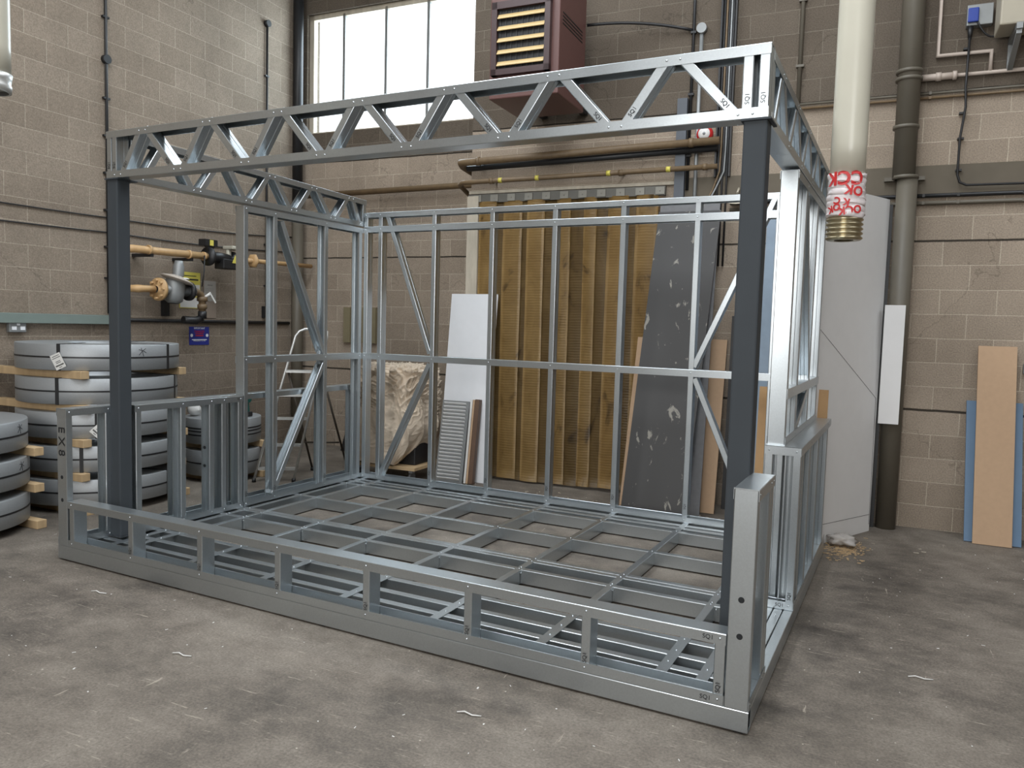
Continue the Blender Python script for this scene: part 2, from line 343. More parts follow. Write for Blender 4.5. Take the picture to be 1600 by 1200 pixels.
# ------------------------------------------------------------------ the hall
def hall():
    b = newbm(); box(b, -9, 7.5, -13.2, 2.5, -.2, 0)
    struct(link('floor', b, FLOOR, frame=RM))
    b = newbm(); box(b, -7.55, -7.3, -13.0, 1.1, 0, 6.6)
    struct(link('wall_left', b, LWALL, frame=RM))
    b = newbm()
    box(b, -4.39, -4.28, 0, .3, 0, 2.95); box(b, -4.39, -2.36, 0, .3, 2.95, 6.6); box(b, -2.36, 6.5, 0, .3, 0, 6.6)
    box(b, -4.39, -2.36, .55, .6, 0, 3.0)                       # the passage wall behind the strip curtain
    box(b, -7.4, -4.2, .85, 1.1, 0, 3.97); box(b, -7.4, -4.39, .85, 1.1, 5.45, 6.6); box(b, -7.4, -7.215, .85, 1.1, 3.97, 5.45)
    box(b, -4.72, -4.2, .85, 1.1, 3.97, 5.45); box(b, -4.39, -4.2, .3, .9, 0, 6.6)
    struct(link('wall_back', b, BWALL, frame=RM))
    b = newbm(); box(b, 6.5, 6.8, -13, .3, 0, 6.6)
    struct(link('wall_right', b, LWALL, frame=RM))
    b = newbm(); box(b, -7.5, -4.0, -13.2, -12.9, 0, 6.6); box(b, .8, 6.8, -13.2, -12.9, 0, 6.6); box(b, -4.0, .8, -13.2, -12.9, 5.1, 6.6); box(b, -4.0, .8, -13.2, -12.9, 0, 1.05)
    struct(link('wall_front', b, BWALL, frame=RM))
    b = newbm(); box(b, -7.5, 6.8, -13.2, 1.1, 6.6, 6.75)
    struct(link('ceiling', b, CEIL, frame=RM))
    b = newbm(); box(b, -2.25, 6.4, -.012, .05, 2.78, 3.01)
    struct(link('trim_1', b, CONC, frame=RM))
    # window
    w = bpy.data.objects.new('window_1', None); COL.objects.link(w); M = RM @ Matrix.Translation(V((-5.97, .95, 3.97))); w.matrix_world = M; INV['window_1'] = M; struct(w)
    b = newbm()
    box(b, -7.215, -7.15, .9, .97, 3.97, 5.45); box(b, -4.77, -4.72, .9, .97, 3.97, 5.45); box(b, -7.215, -4.72, .9, .97, 5.39, 5.45); box(b, -7.215, -4.72, .88, .98, 3.93, 3.99)
    link('window_frame', b, OLDWOOD, w, RM)
    for a in (-6.69, -6.07, -5.48):
        b = newbm(); box(b, a-.018, a+.018, .9, .95, 3.98, 5.42); link('mullion', b, GREYM, w, RM)
    g, nt, p = nodes('window_glass'); tr = nt.nodes.new('ShaderNodeBsdfTransparent'); gl = nt.nodes.new('ShaderNodeBsdfGlossy'); gl.inputs['Roughness'].default_value = .05
    mx = nt.nodes.new('ShaderNodeMixShader'); mx.inputs[0].default_value = .05; nt.links.new(tr.outputs[0], mx.inputs[1]); nt.links.new(gl.outputs[0], mx.inputs[2]); nt.links.new(mx.outputs[0], nt.nodes['Material Output'].inputs[0])
    b = newbm(); box(b, -7.2, -4.73, .93, .934, 3.98, 5.42); link('pane', b, g, w, RM)
hall()

# ------------------------------------------------------------------ steel frame
L_, HB, HL, HP, FL = 4.412, .098, .398, .997, .046
Z3 = V((0, 0, 1))
frame = thing('steel_building_frame', 'large bolted frame of galvanised steel channels with truss beams standing on the workshop floor', 'steel frame', (-2.2, 1.5, 0))
def panel(name, O, U, N, length, z0, z1, studs, w=.098, mids=(), braces=(), stamps=(), ribs=True, label=None, cap=True):
    """wall panel: O corner, U along it, N through it (away from its riveted face); studs = (distance, side of the web)"""
    O, U, N = V(O), V(U), V(N); root = None
    b = newbm(); chan(b, O+Z3*z0, O+U*length+Z3*z0, N, Z3, w, FL, lip=0, rib=False)
    root = link(name, b, STEEL, frame)                            # the bottom track carries the rest
    if label: root['label'] = label
    if cap:
        b = newbm(); chan(b, O+Z3*z1, O+U*length+Z3*z1, N, -Z3, w, FL, lip=0, rib=False)
        for d, s in studs: rivet(b, O+U*d+Z3*(z1-.022), -N); rivet(b, O+U*d+Z3*(z1-.022)+N*w, N)
        link('rail', b, STEEL, root)
    for zm in mids:
        b = newbm(); chan(b, O+Z3*(zm+.028)+N*.0005, O+U*length+Z3*(zm+.028)+N*.0005, N, -Z3, w-.001, .056, lip=0, rib=False)
        for d, s in studs: rivet(b, O+U*d+Z3*zm, -N)
        link('rail', b, STEEL, root)
    for d, s in studs:
        b = newbm(); x = O+U*(d+s*FL/2)+N*.003
        chan(b, x+Z3*(z0+.003), x+Z3*(z1-.003), N, -U*s, w-.006, FL-.002, rib=(ribs and not (ribs == 'notfirst' and d == studs[0][0])))
        rivet(b, O+U*d+Z3*(z0+.024), -N); rivet(b, O+U*d+Z3*(z0+.024)+N*w, N)
        link('stud', b, STEEL, root)
    for d0, za, d1, zb in braces:
        p, q = O+U*d0+Z3*za, O+U*d1+Z3*zb; dr = (q-p).normalized(); fd = dr.cross(N).normalized()
        if fd.dot(U) > 0: fd = -fd
        b = newbm(); chan(b, p-fd*.02+N*.0045, q-fd*.02+N*.0045, N, fd, w-.009, .042)
        link('brace', b, STEEL, root)
    if stamps:
        b = newbm()
        for d, z, rot, s in stamps:
            rt = U if (U.cross(Z3)).dot(-N) > 0 else -U
            up = Z3
            if rot: rt, up = (-Z3, rt) if rot < 0 else (Z3, -rt)
            merge(b, text_bm(s, .026, face_matrix(O+U*d+Z3*z-N*.0012, rt, up)))
        link('stamp', b, INK, root)
    return root

# floor deck
def deck():
    b = newbm(); chan(b, (-L_, 0, .009), (0, 0, .009), Z3, (0, 1, 0), HB-.009, .05, lip=0, rib=False)
    root = link('floor_deck', b, STEEL, frame)
    def mem(name, p, q, fd, f=.048, top=HB-.0012, w=None):
        bb = newbm(); w = (w or top)-.009
        chan(bb, V(p)+Z3*(top-w), V(q)+Z3*(top-w), Z3, fd, w, f, rib=False)
        if abs(p[0]-q[0]) < 1e-6 and name == 'joist':
            for y in (.66, 1.17, 1.20, 1.35, 1.41, 1.995, 2.61): rivet(bb, (p[0]+fd[0]*f/2, y, top), Z3, .005)
        return link(name, bb, STEEL, root)
    mem('rim', (0, .051, 0), (0, 2.97, 0), (-1, 0, 0), .05, HB); mem('rim', (-L_, .051, 0), (-L_, 2.97, 0), (1, 0, 0), .05, HB)
    mem('rim', (-L_+.051, 2.97, 0), (-.051, 2.97, 0), (0, -1, 0), .05, HB)
    for x in (-L_+.03, -3.3, -2.2, -1.1, -.04):
        for y in (.03, 1.0, 2.0, 2.94):
            bb = newbm(); box(bb, x-.02, x+.02, y-.018, y+.018, 0.0002, .0092); link('shim', bb, BLACK, root)
    for y in (.053, .246, .391, .573): mem('joist', (-L_+.052, y, 0), (-.105, y, 0), (0, 1, 0))
    for y in (1.150, 1.331, 1.383, 1.972, 2.585, 2.70, 2.79): mem('joist', (-L_+.052, y, 0), (-.105, y, 0), (0, 1, 0), .047)
    for x in (-.054, -.104, -.235, -.395, -.985, -1.59, -2.185, -2.785, -3.37, -3.95, -4.13):
        mem('joist', (x, .62, 0), (x, 2.92, 0), (-1, 0, 0), .046, HB-.0002)
    for x in (-.06, -.235, -.415, -1.01, -1.615, -2.21, -2.80, -3.40, -3.99, -4.13):
        bb = newbm(); box(bb, x-.026, x+.026, .105, .632, HB-.0006, HB+.002)
        for y in (.17, .31, .45, .6): rivet(bb, (x, y, HB+.002), Z3)
        box(bb, x-.026, x-.023, .2, .6, .02, HB-.001)
        link('tie_strip', bb, STEEL, root)
    for x in (-.41, -1.01, -1.613, -2.21, -2.81, -3.39, -3.97):
        for y in (1.17, 1.43, 2.02, 2.63):
            bb = newbm(); box(bb, x+.0265, x+.030, y-.03, y-.001, .012, .088); rivet(bb, (x+.028, y-.031, .08), -Z3.cross(V((1, 0, 0))), .004)
            link('cleat', bb, STEEL, root)
deck()

X, Y = V((1, 0, 0)), V((0, 1, 0))
# front low wall
studs = [(.035, 1)]+[(L_-.1015-.1053-.6*k-.0, 1) for k in range(6, 0, -1)]+[(L_-.203-.024, 1)]
studs = [(d if i in (0, 7) else d, s) for i, (d, s) in enumerate(studs)]
panel('front_low_wall', (-L_+.1015, 0, 0), X, Y, L_-.203, HB, HL, studs, ribs=False,
      stamps=[(L_-.203-.072, HB+.023, 0, 'SQ1'), (L_-.203-.072, HL-.023, 0, 'SQ1'), (L_-.203-.024, HB+.075, 1, 'SQ1')]+[(studs[k][0], HB+.07, 1, 'SQ1') for k in range(1, 7)])
# end panels at the two front corners
for x0, s, nm in ((-.0005, -1, 'right'), (-L_+.0005, 1, 'left')):
    N = X*s; N2 = N
    r = panel('corner_panel', (x0, 0, 0), Y, N, .39, HB, HP, [(.0235, -1), (.30, 1), (.36, 1)], w=.0995, ribs=False)
    xc = x0+s*.049
    for z in (.55, .40):
        b = newbm(); cyl(b, (xc, .002, z), (xc, -.0006, z), .0125, n=20); link('service_hole', b, DARK, r)
    b = newbm(); box(b, x0 if s > 0 else x0-.0995, x0+.0995 if s > 0 else x0, -.0008, .012, HP-.001, HP+.0015)
    link('cap_edge', b, STEEL, r)
    if nm == 'left':
        b = newbm()
        for i, ch in enumerate('EX8'):
            merge(b, text_bm(ch, .09, face_matrix((xc, -.0012, .86-.075*i), -Z3, X)))
        link('handwritten_mark', b, INK, r)
# left side: outer low wall, inner low wall, tall wall
panel('outer_low_wall', (-L_, .41, 0), Y, X, 2.55, HB, HP, [(.03, 1), (.45, 1), (.95, 1), (1.45, 1), (2.05, 1), (2.5, 1)], w=.098)
r = panel('inner_low_wall', (-4.206, .42, 0), Y, -X, .97, HB, HP, [(.03, 1), (.40, 1), (.66, 1), (.78, 1), (.945, 1)], w=.098,
      stamps=[(.03, .2, 1, 'SQ1'), (.93, HP-.023, 0, 'SQ1')])
for yy, zz in ((.405, .62), (.405, .45), (1.055, .62), (1.055, .48)):
    b = newbm(); cyl(b, (-4.258, yy+.002, zz), (-4.258, yy-.0015, zz), .0125, n=20); link('service_hole', b, DARK, r)
TLB = [(.42, 2.42, .95, 1.33), (.95, 1.22, .33, .15)]
panel('tall_side_wall', (-4.206, 1.40, 0), Y, -X, 1.49, HB, 2.49, [(.024, -1), (.34, 1), (.965, 1), (1.45, 1)], w=.098, mids=(1.28,), braces=TLB, ribs='notfirst',
      stamps=[(.024, .2, 1, 'SQ1'), (.34, .2, 1, 'SQ1'), (.965, .2, 1, 'SQ1')])
# right side
panel('outer_low_wall', (0, 1.31, 0), Y, -X, 1.65, HB, HP-.002, [(.02, 1), (.12, 1), (.44, 1), (.9, 1), (1.48, 1)], w=.093)
b = newbm(); box(b, -.192, 0, 1.288, 2.97, HP-.001, HP+.0015); box(b, -.192, 0, 1.288, 1.290, HP-.046, HP+.001); box(b, -.0015, .001, 1.288, 2.97, HP-.046, HP)
link('capping_plate', b, STEEL, frame)
panel('inner_low_wall', (-.192, 1.34, 0), Y, X, 1.6, HB, HP-.002, [(.02, -1), (.06, 1), (.45, 1), (1.05, 1), (1.5, 1)], w=.094)
r = panel('end_panel', (-.192, 1.29, 0), X, Y, .191, HB, HP-.001, [(.0235, -1), (.1675, 1)], w=.045,
      stamps=[(.13, HP-.025, 0, 'SQ1'), (.12, HB+.024, 0, 'SQ1'), (.1675, HB+.08, 1, 'SQ1')])
panel('tall_side_wall', (-.192, 1.33, 0), Y, X, 1.56, HP+.001, 2.485, [(.024, -1), (.42, 1), (1.0, 1), (1.5, 1)], w=.098, mids=(1.28,), braces=[(.5, 2.42, 1.0, 1.33), (.97, 1.24, .42, 1.01)], ribs='notfirst')
# back wall
bs = [(.023, 1), (.19, 1)]+[(4.203-3.416+.598*k, 1) for k in range(6)]+[(3.97, 1)]
xo = -4.203
r = panel('back_wall', (xo, 2.885, 0), X, Y, 4.0, HB, 2.633, bs, w=.088, mids=(1.281, 2.478),
      braces=[(.27, 2.60, .76, 1.33), (.76, 1.24, .21, .13), (3.75, 2.61, 3.20, 1.33), (3.21, 1.24, 3.70, .14)],
      stamps=[(d, .23, 1, 'SQ1') for d, s in bs[2:7]])
# trusses
def truss(O, U, N, length, z0, za, zb, top, bot, ends, w=.098, stamp=False):
    O, U, N = V(O), V(U), V(N); sl = (zb-za)/length
    zt = lambda d: za+sl*d
    b = newbm(); chan(b, O+Z3*z0, O+U*length+Z3*z0, N, Z3, w, FL, lip=0, rib=False)
    for d in bot:
        for e in (-.03, .03): rivet(b, O+U*(d+e)+Z3*(z0+.02), -N); rivet(b, O+U*(d+e)+Z3*(z0+.02)+N*w, N)
    root = link('truss_beam', b, STEEL, frame)
    b = newbm(); chan(b, O+Z3*za, O+U*length+Z3*zb, N, -Z3, w, FL, lip=0, rib=False)
    for d in top:
        for e in (-.03, .03): rivet(b, O+U*(d+e)+Z3*(zt(d)-.022), -N); rivet(b, O+U*(d+e)+Z3*(zt(d)-.022)+N*w, N)
    link('chord', b, STEEL, root)
    seq = sorted([(d, 1) for d in top]+[(d, 0) for d in bot])
    for (d0, k0), (d1, k1) in zip(seq, seq[1:]):
        if k0 == k1: continue
        up = k1 == 1
        p = O+U*(d0+.03)+Z3*((zt(d0)-.012) if k0 else z0+.012); q = O+U*(d1-.03)+Z3*((zt(d1)-.012) if k1 else z0+.012)
        dr = (q-p).normalized(); fd = dr.cross(N).normalized()
        if fd.dot(U) > 0: fd = -fd
        b = newbm(); chan(b, p-fd*.022+N*.004, q-fd*.022+N*.004, N, fd, w-.008, FL-.002)
        if stamp:
            lo = q if up is False else p
            dd = dr if up else -dr
            pos = lo+dd*.085-N*.0028
            rt = dd if dd.dot(U) > 0 else -dd
            merge(b, newbm())
        o = link('brace', b, STEEL, root)
        if stamp:
            bb = text_bm('SQ1', .027, face_matrix(pos+N*.004, rt.cross(-N).normalized()*(1), -rt) if False else face_matrix(pos+N*.004, rt, (-N).cross(rt)))
            link('stamp', bb, INK, o)
    for d, s in ends:
        b = newbm(); x = O+U*(d+s*FL/2)+N*.003
        chan(b, x+Z3*(z0+.003), x+Z3*(zt(d)-.003), N, -U*s, w-.006, FL-.002)
        o = link('upright', b, STEEL, root)
        if stamp:
            link('stamp', text_bm('SQ1', .027, face_matrix(O+U*d+Z3*(z0+.085)+N*.0018, Z3, -U)), INK, o)
    return root
bx = -4.319
truss((bx, .308, 0), X, Y, 4.224, 2.508, 2.814, 2.814, [.352+.5765*k for k in range(7)], [.11]+[.674+.5755*k for k in range(6)]+[4.13], [(.024, 1), (.075, 1), (4.135, -1), (4.20, 1)], stamp=True)
truss((-4.206, .41, 0), Y, -X, 2.52, 2.505, 2.812, 2.757, [.29+.5*k for k in range(5)], [.06]+[.54+.5*k for k in range(4)]+[2.46], [(.024, 1), (2.49, 1)])
truss((-.0955, .41, 0), Y, -X, 2.52, 2.497, 2.812, 2.757, [.29+.5*k for k in range(5)], [.06]+[.54+.5*k for k in range(4)]+[2.46], [(.024, 1), (2.49, 1)])
# charcoal posts
for x0, lb in ((-4.319, 'charcoal painted square post at the left front corner'), (-.1955, 'charcoal painted square post at the right front corner')):
    b = newbm(); box(b, x0, x0+.1, .311, .409, HB+.002, 2.506)
    o = link('post', b, POST, frame, bevel=.008); o['label'] = lb
    b = newbm(); box(b, x0-.01, x0+.115, .300, .455, 2.500, 2.5075); link('head_plate', b, POST, o)
    b = newbm(); box(b, x0-.005, x0+.105, .306, .414, HB-.0005, HB+.006); link('base_plate', b, POST, o)

# ------------------------------------------------------------------ coils of strip steel
def strap_arc(bm, c, r, z, t0=0, t1=2*math.pi, h=.012, n=64):
    prev = None
    for i in range(n+1):
        t = t0+(t1-t0)*i/n; d = V((math.cos(t), math.sin(t), 0))
        q = [bm.verts.new(V((c[0], c[1], z+dz))+d*(r+dr)) for dr, dz in ((-.002, -h/2), (.0025, -h/2), (.0025, h/2), (-.002, h/2))]
        if prev:
            for k in range(4): bm.faces.new((prev[k], prev[(k+1) % 4], q[(k+1) % 4], q[k]))
        prev = q
def coil(c, r, ri, z0, h, label, group, tagged=None, mark=None, straps=(.5,), bandang=(-2.0, -.2, 1.2), tagrot=0):
    t = thing('steel_coil', label, 'steel coil', (c[0], c[1], z0), group=group)
    b = newbm()
    prof = [(ri, 0), (r-.004, 0), (r, .004), (r, h-.004), (r-.004, h)]
    k = 9
    for i in range(1, k): rr = r-.004-(r-ri)*i/k; prof += [(rr, h-(.0015 if i % 2 else 0))]
    prof += [(ri, h), (ri, 0)]
    lathe(b, prof, (c[0], c[1], z0), n=96)
    link('strip_winding', b, COIL, t)
    for s in straps:
        b = newbm(); strap_arc(b, c, r, z0+h*s, h=.013); link('strap', b, BLACK, t)
    for a in bandang:
        b = newbm(); d = V((math.cos(a), math.sin(a), 0)); w = V((-d.y, d.x, 0)); p = V((c[0], c[1], z0))
        M = face_matrix(p, w, Z3)
        dd = -1 if (w.cross(Z3)).dot(d) < 0 else 1
        box(b, -.014, .014, -.003, h+.003, dd*(r-.004), dd*(r+.0035), M)
        box(b, -.014, .014, h-.001, h+.003, dd*(ri-.004), dd*(r+.0035), M)
        link('strap', b, BLACK, t)
    if tagged is not None:
        a = tagged; d = V((math.cos(a), math.sin(a), 0)); w = V((-d.y, d.x, 0))
        p = V((c[0], c[1], z0+h*.35))+d*(r+.008)
        rt = (w*math.cos(tagrot)+Z3*math.sin(tagrot)); up = (-w*math.sin(tagrot)+Z3*math.cos(tagrot))
        b = newbm(); M = face_matrix(p, rt, up); box(b, -.042, .042, -.062, .062, -.0008, .0008, M); o = link('label_tag', b, PAPER, t); 
        b = newbm()
        for yy, ww in ((.045, .03), (.03, .034), (.0, .02), (-.012, .02), (-.03, .034), (-.036, .034), (-.05, .012)): box(b, -ww, ww, yy-.0022, yy+.0022, -.0016, .0016, M)
        link('print', b, INK, o)
    if mark is not None:
        a = mark; d = V((math.cos(a), math.sin(a), 0)); w = V((-d.y, d.x, 0)); p = V((c[0], c[1], z0+h*.72))+d*(r+.001)
        b = newbm()
        for q0, q1 in (((-.03, -.025), (.03, .03)), ((-.01, .035), (.012, -.035)), ((-.03, .02), (.035, -.005))):
            tube(b, [p+w*q0[0]+Z3*q0[1], p+w*(q0[0]+q1[0])*.5+Z3*((q0[1]+q1[1])*.5+.006), p+w*q1[0]+Z3*q1[1]], .0016, 5)
        link('ink_scribble', b, INK, t)
    return t
def loc_ab(p):
    v = RM.inverted() @ V((p[0], p[1], 0)); return v.x, v.y
def hall_bearer(a0, a1, bb, z, label, group):
    b = newbm(); box(b, a0, a1, bb-.038, bb+.038, z, z+.063); return tag(link('timber_bearer', b, TIMBER, frame=RM, base=((a0+a1)/2, bb, z), bevel=.004), label, 'timber', group)
q = Wd(-6.65, -2.60, 0); CA, RA = (q.x, q.y), .632
PIT, HC = .273, .208
ordn = ['bottom', 'second', 'third', 'fourth', 'top']
for k in range(5):
    z = .066+PIT*k
    coil((CA[0]+(.0, .01, 0, -.004, .008)[k], CA[1]), RA+(.0, -.004, 0, -.006, .0)[k], .26, z, HC,
         'strapped steel coil, %s %sin the tall stack of five by the wall' % (ordn[k], '' if k in (0, 4) else 'from the floor '), 'coils in the tall stack',
         tagged=(None, None, -.62, None, -1.09)[k], mark=(-.1 if k == 4 else None), bandang=((-1.09, .34, 1.9), (-.84, .5, 1.9), (-.65, .45, 1.9), (-1.11, .6, 1.9), (-1.09, .34, 1.9))[(0, 1, 2, 3, 4)[k]], tagrot=(.45 if k == 4 else -.8))
    for bb, sd, a1 in ((-3.09, 'near', -6.17), (-2.18, 'far', -6.10)):
        hall_bearer(-7.27, a1+(.012, -.01, .0, .01, -.02)[k], bb+(.01, -.01, 0, .012, 0)[k], PIT*k+(0 if k == 0 else .001), '%s timber bearer under the %s coil of the tall stack' % (sd, ordn[k]), 'bearers in the tall stack')
q = Wd(-6.665, -3.975, 0); CB, RB = (q.x, q.y), .61
o3 = ['bottom', 'middle', 'top']
for k in range(3):
    coil((CB[0]+(.008, .012, -.002)[k], CB[1]), RB, .25, .066+PIT*k, HC, 'strapped coil of steel strip, %s of the stack of three at the left edge' % o3[k], 'coils in the front left stack',
         mark=(.62 if k else None), bandang=(-2.2, 2.4))
    for bb, sd in ((-4.4, 'near'), (-3.52, 'far')):
        hall_bearer(-7.27, -6.13+.02*(k == 0), bb, PIT*k+(.001 if k else 0), '%s timber bearer under the %s coil of the stack of three' % (sd, o3[k]), 'bearers in the front left stack')
CC, RC = (-5.672, 2.532), .365
for k in range(2):
    coil(CC, RC, .15, .066+.31*k, .245, 'small steel coil, %s of the low stack of two seen through the frame' % ('lower' if k == 0 else 'upper'), 'coils in the low stack', straps=((.35, .5, .62) if k else (.5,)), bandang=(1.9,))
    q = loc_ab(CC)
    for sd, off in (('near', -.2), ('far', .2)):
        hall_bearer(q[0]-.36, q[0]+.37, q[1]+off, .31*k+(.001 if k else 0), '%s timber bearer under the %s coil of the low stack' % (sd, 'lower' if k == 0 else 'upper'), 'bearers in the low stack')
# cordless drill and a bundle on the low stack
ZC = .066+.31+.245
t = thing('cordless_drill', 'green and black cordless drill standing on the small upper coil', 'drill', (-5.45, 2.64, ZC))
DX, DY = -.29, .28
b = newbm(); box(b, -5.205+DX, -5.115+DX, 2.33+DY, 2.39+DY, ZC+.001, ZC+.05); link('battery', b, BLACK, t, bevel=.008)
b = newbm(); prism(b, [(-5.18+DX, 2.34+DY, ZC+.045), (-5.14+DX, 2.34+DY, ZC+.045), (-5.15+DX, 2.34+DY, ZC+.15), (-5.19+DX, 2.34+DY, ZC+.15)], (0, .036, 0)); link('grip', b, GREEN, t, bevel=.008)
b = newbm(); cyl(b, (-5.13+DX, 2.358+DY, ZC+.17), (-5.24+DX, 2.358+DY, ZC+.175), .03); link('motor_body', b, GREEN, t)
b = newbm(); cyl(b, (-5.24+DX, 2.358+DY, ZC+.175), (-5.285+DX, 2.358+DY, ZC+.177), .022, .012); link('chuck', b, BLACK, t)
b = newbm()
lathe(b, [(0, -.018), (.04, -.018), (.055, 0), (.045, .02), (.0, .03)], (0, 0, 0), (1, 0, 0), 20); bmesh.ops.scale(b, vec=(2.4, 1.2, 1.1), verts=b.verts); b.transform(Matrix.Translation(V((-5.86, 2.33, ZC+.05))))
for v in b.verts: v.co += V((0, 0, max(0, .0)))
mn = min(v.co.z for v in b.verts)
for v in b.verts: v.co.z += ZC+.001-mn
tag(link('wrapped_bundle', b, PAPER, base=(-5.86, 2.33, ZC)), 'small silver wrapped bundle lying on the small upper coil', 'bundle')

# ------------------------------------------------------------------ things on the left wall
def hcyl(name, pts, r, mat, label=None, cat=None, group=None, parent=None, n=12):
    b = newbm(); tube(b, pts, r, n); o = link(name, b, mat, parent, RM, base=None if parent else pts[0])
    if label: tag(o, label, cat, group)
    return o
A0 = -7.3
b = newbm(); tube(b, [(A0+.02, -2.0, 1.62), (A0+.02, -2.0, 6.58)], .014); cyl(b, (A0+.001, -2.0, 4.02), (A0+.045, -2.0, 4.02), .042)
for z in (1.95, 2.25, 2.6, 2.95, 3.3, 3.65, 4.4, 4.8): box(b, A0+.001, A0+.03, -2.035, -1.965, z, z+.018)
tag(link('conduit', b, BLACK, frame=RM, base=(A0, -2, 1.62)), 'black vertical conduit with round junction box on the left wall behind the left post', 'conduit')
b = newbm(); tube(b, [(A0+.02, .19, 1.75), (A0+.02, .19, 5.1)], .013); cyl(b, (A0+.001, .19, 5.12), (A0+.05, .19, 5.12), .04)
for z in (2.0, 2.5, 3.0, 3.5, 4.0, 4.5): box(b, A0+.001, A0+.03, .16, .22, z, z+.018)
box(b, A0+.001, A0+.05, .13, .25, 1.62, 1.76)
tag(link('conduit', b, BLACK, frame=RM, base=(A0, .19, 1.62)), 'black vertical conduit ending in a square box on the left wall near the corner', 'conduit')
b = newbm(); box(b, A0+.001, A0+.07, -9.0, -1.93, 1.515, 1.602); tag(link('cable_trunking', b, TRUNK, frame=RM, base=(A0, -5, 1.515), bevel=.004), 'green grey steel trunking running along the left wall above the socket', 'trunking')
hcyl('conduit', [(A0+.025, -1.93, 1.56), (A0+.025, .60, 1.56)], .018, BLACK, 'black horizontal conduit continuing from the green grey trunking to the corner', 'conduit')
t = thing('double_socket', 'grey metal double socket below the trunking above the tall coil stack', 'socket', (A0, -2.91, 1.44), RM)
b = newbm(); box(b, A0+.001, A0+.045, -2.99, -2.84, 1.435, 1.52); link('back_box', b, GREYM, t, RM, bevel=.006)
for bb in (-2.95, -2.875):
    b = newbm(); box(b, A0+.044, A0+.05, bb-.02, bb+.02, 1.455, 1.485); link('outlet', b, WHITE, t, RM)
b = newbm(); box(b, A0+.044, A0+.05, -2.925, -2.9, 1.495, 1.512); link('switch', b, WHITE, t, RM)
def wallsign(name, b0, b1, z0, z1, mat, label, bars, extra=None):
    t = thing(name, label, 'sign', (A0, (b0+b1)/2, z0), RM)
    bm = newbm(); box(bm, A0+.001, A0+.006, b0, b1, z0, z1); link('plate', bm, mat, t, RM)
    for m, rects in bars:
        bm = newbm()
        for (u0, u1, v0, v1) in rects: box(bm, A0+.0065, A0+.0078, b0+(b1-b0)*u0, b0+(b1-b0)*u1, z0+(z1-z0)*v0, z0+(z1-z0)*v1)
        link('print', bm, m, t, RM)
    if extra: extra(t)
    return t
def sign_text(s, size, bpos, z, mat, t): link('lettering', text_bm(s, size, face_matrix((A0+.008, bpos, z), (0, 1, 0), Z3)), mat, t, RM)
def bluex(t):
    sign_text('IMPORTANT', .028, -.855, 1.482, WHITE, t); sign_text('DANGER', .036, -.855, 1.445, RED, t); sign_text('EMERGENCY 24 HR', .02, -.855, 1.345, WHITE, t)
    bm = newbm()
    for bb in (-.965, -.745): cyl(bm, (A0+.0066, bb, 1.405), (A0+.008, bb, 1.405), .018)
    link('roundel', bm, WHITE, t, RM)
wallsign('gas_notice', -.995, -.715, 1.30, 1.50, BLUES, 'blue rectangular safety notice below the conduit on the left wall', [(RED, [(.3, .7, .48, .54), (.3, .7, .6, .64)]), (WHITE, [(.12, .88, .27, .31)])], bluex)
wallsign('gas_instruction_sign', -1.13, -.84, 1.70, 2.09, YEL, 'yellow instruction sign behind the gas valve on the left wall',
         [(PAPER, [(.03, .97, .02, .3), (.5, .97, .35, .66)]), (INK, [(.12, .9, .78, .82), (.2, .8, .89, .91), (.08, .4, .6, .63), (.08, .4, .52, .55), (.08, .4, .44, .47), (.08, .42, .36, .39)])])
wallsign('notice_sheet', -.79, -.61, 1.60, 2.02, plain('brown_notice', (.24, .19, .15), .7), 'faded brown and grey notice sheet right of the yellow sign', [(plain('faded_print', (.33, .31, .28), .7), [(.02, .98, .45, .98)]), (INK, [(.3, .7, .86, .88)]+[(.1, .9, .52+.05*i, .525+.05*i) for i in range(6)])])
# gas pipework
G0 = -7.06
t = thing('gas_pipe_run', 'tan painted gas pipe with black flanged valve along the left wall', 'gas pipe', (G0, -1.2, 2.2), RM)
hcyl('pipe', [(G0-.12, -1.99, 1.64), (G0-.12, -1.99, 2.18), (G0-.09, -1.985, 2.23), (G0-.03, -1.96, 2.245), (G0, -1.9, 2.25), (G0, -.98, 2.26)], .037, BRNP, parent=t); hcyl('pipe', [(G0, -.56, 2.265), (G0, .76, 2.29)], .026, BRNP, parent=t)
for bb in (-1.72, -1.22, -1.02):
    b = newbm(); lathe(b, [(.037, -.012), (.046, -.012), (.046, .012), (.037, .012)], (G0, bb, 2.257), (0, 1, 0), 20); link('collar', b, BRNP, t, RM)
b = newbm(); lathe(b, [(.026, 0), (.07, 0), (.085, .02), (.085, .03), (.02, .03)], (G0, -.30, 2.27), (0, 1, 0), 6); link('collar', b, BRNP, t, RM)
b = newbm(); lathe(b, [(.0, 0), (.1, 0), (.1, .03), (.03, .03), (.05, .06), (.06, .16), (.05, .3), (.035, .33), (.085, .34), (.085, .37), (0, .37)], (G0, -.97, 2.26), (0, 1, 0), 24); link('valve_body', b, BLACK, t, RM)
b = newbm(); box(b, G0-.05, G0+.09, -.82, -.62, 2.14, 2.25); link('actuator', b, BLACK, t, RM, bevel=.01)
b = newbm(); box(b, G0-.05, G0+.1, -.70, -.55, 2.36, 2.40); cyl(b, (G0, -.66, 2.26), (G0, -.66, 2.37), .03); link('handwheel_cap', b, plain('pale_metal', (.5, .48, .4), .5, .3), t, RM, bevel=.01)
b = newbm(); prism(b, [(G0+.092, -.70, 2.21), (G0+.092, -.61, 2.21), (G0+.092, -.655, 2.30)], (.002, 0, 0)); o = link('warning_triangle', b, YEL, t, RM)
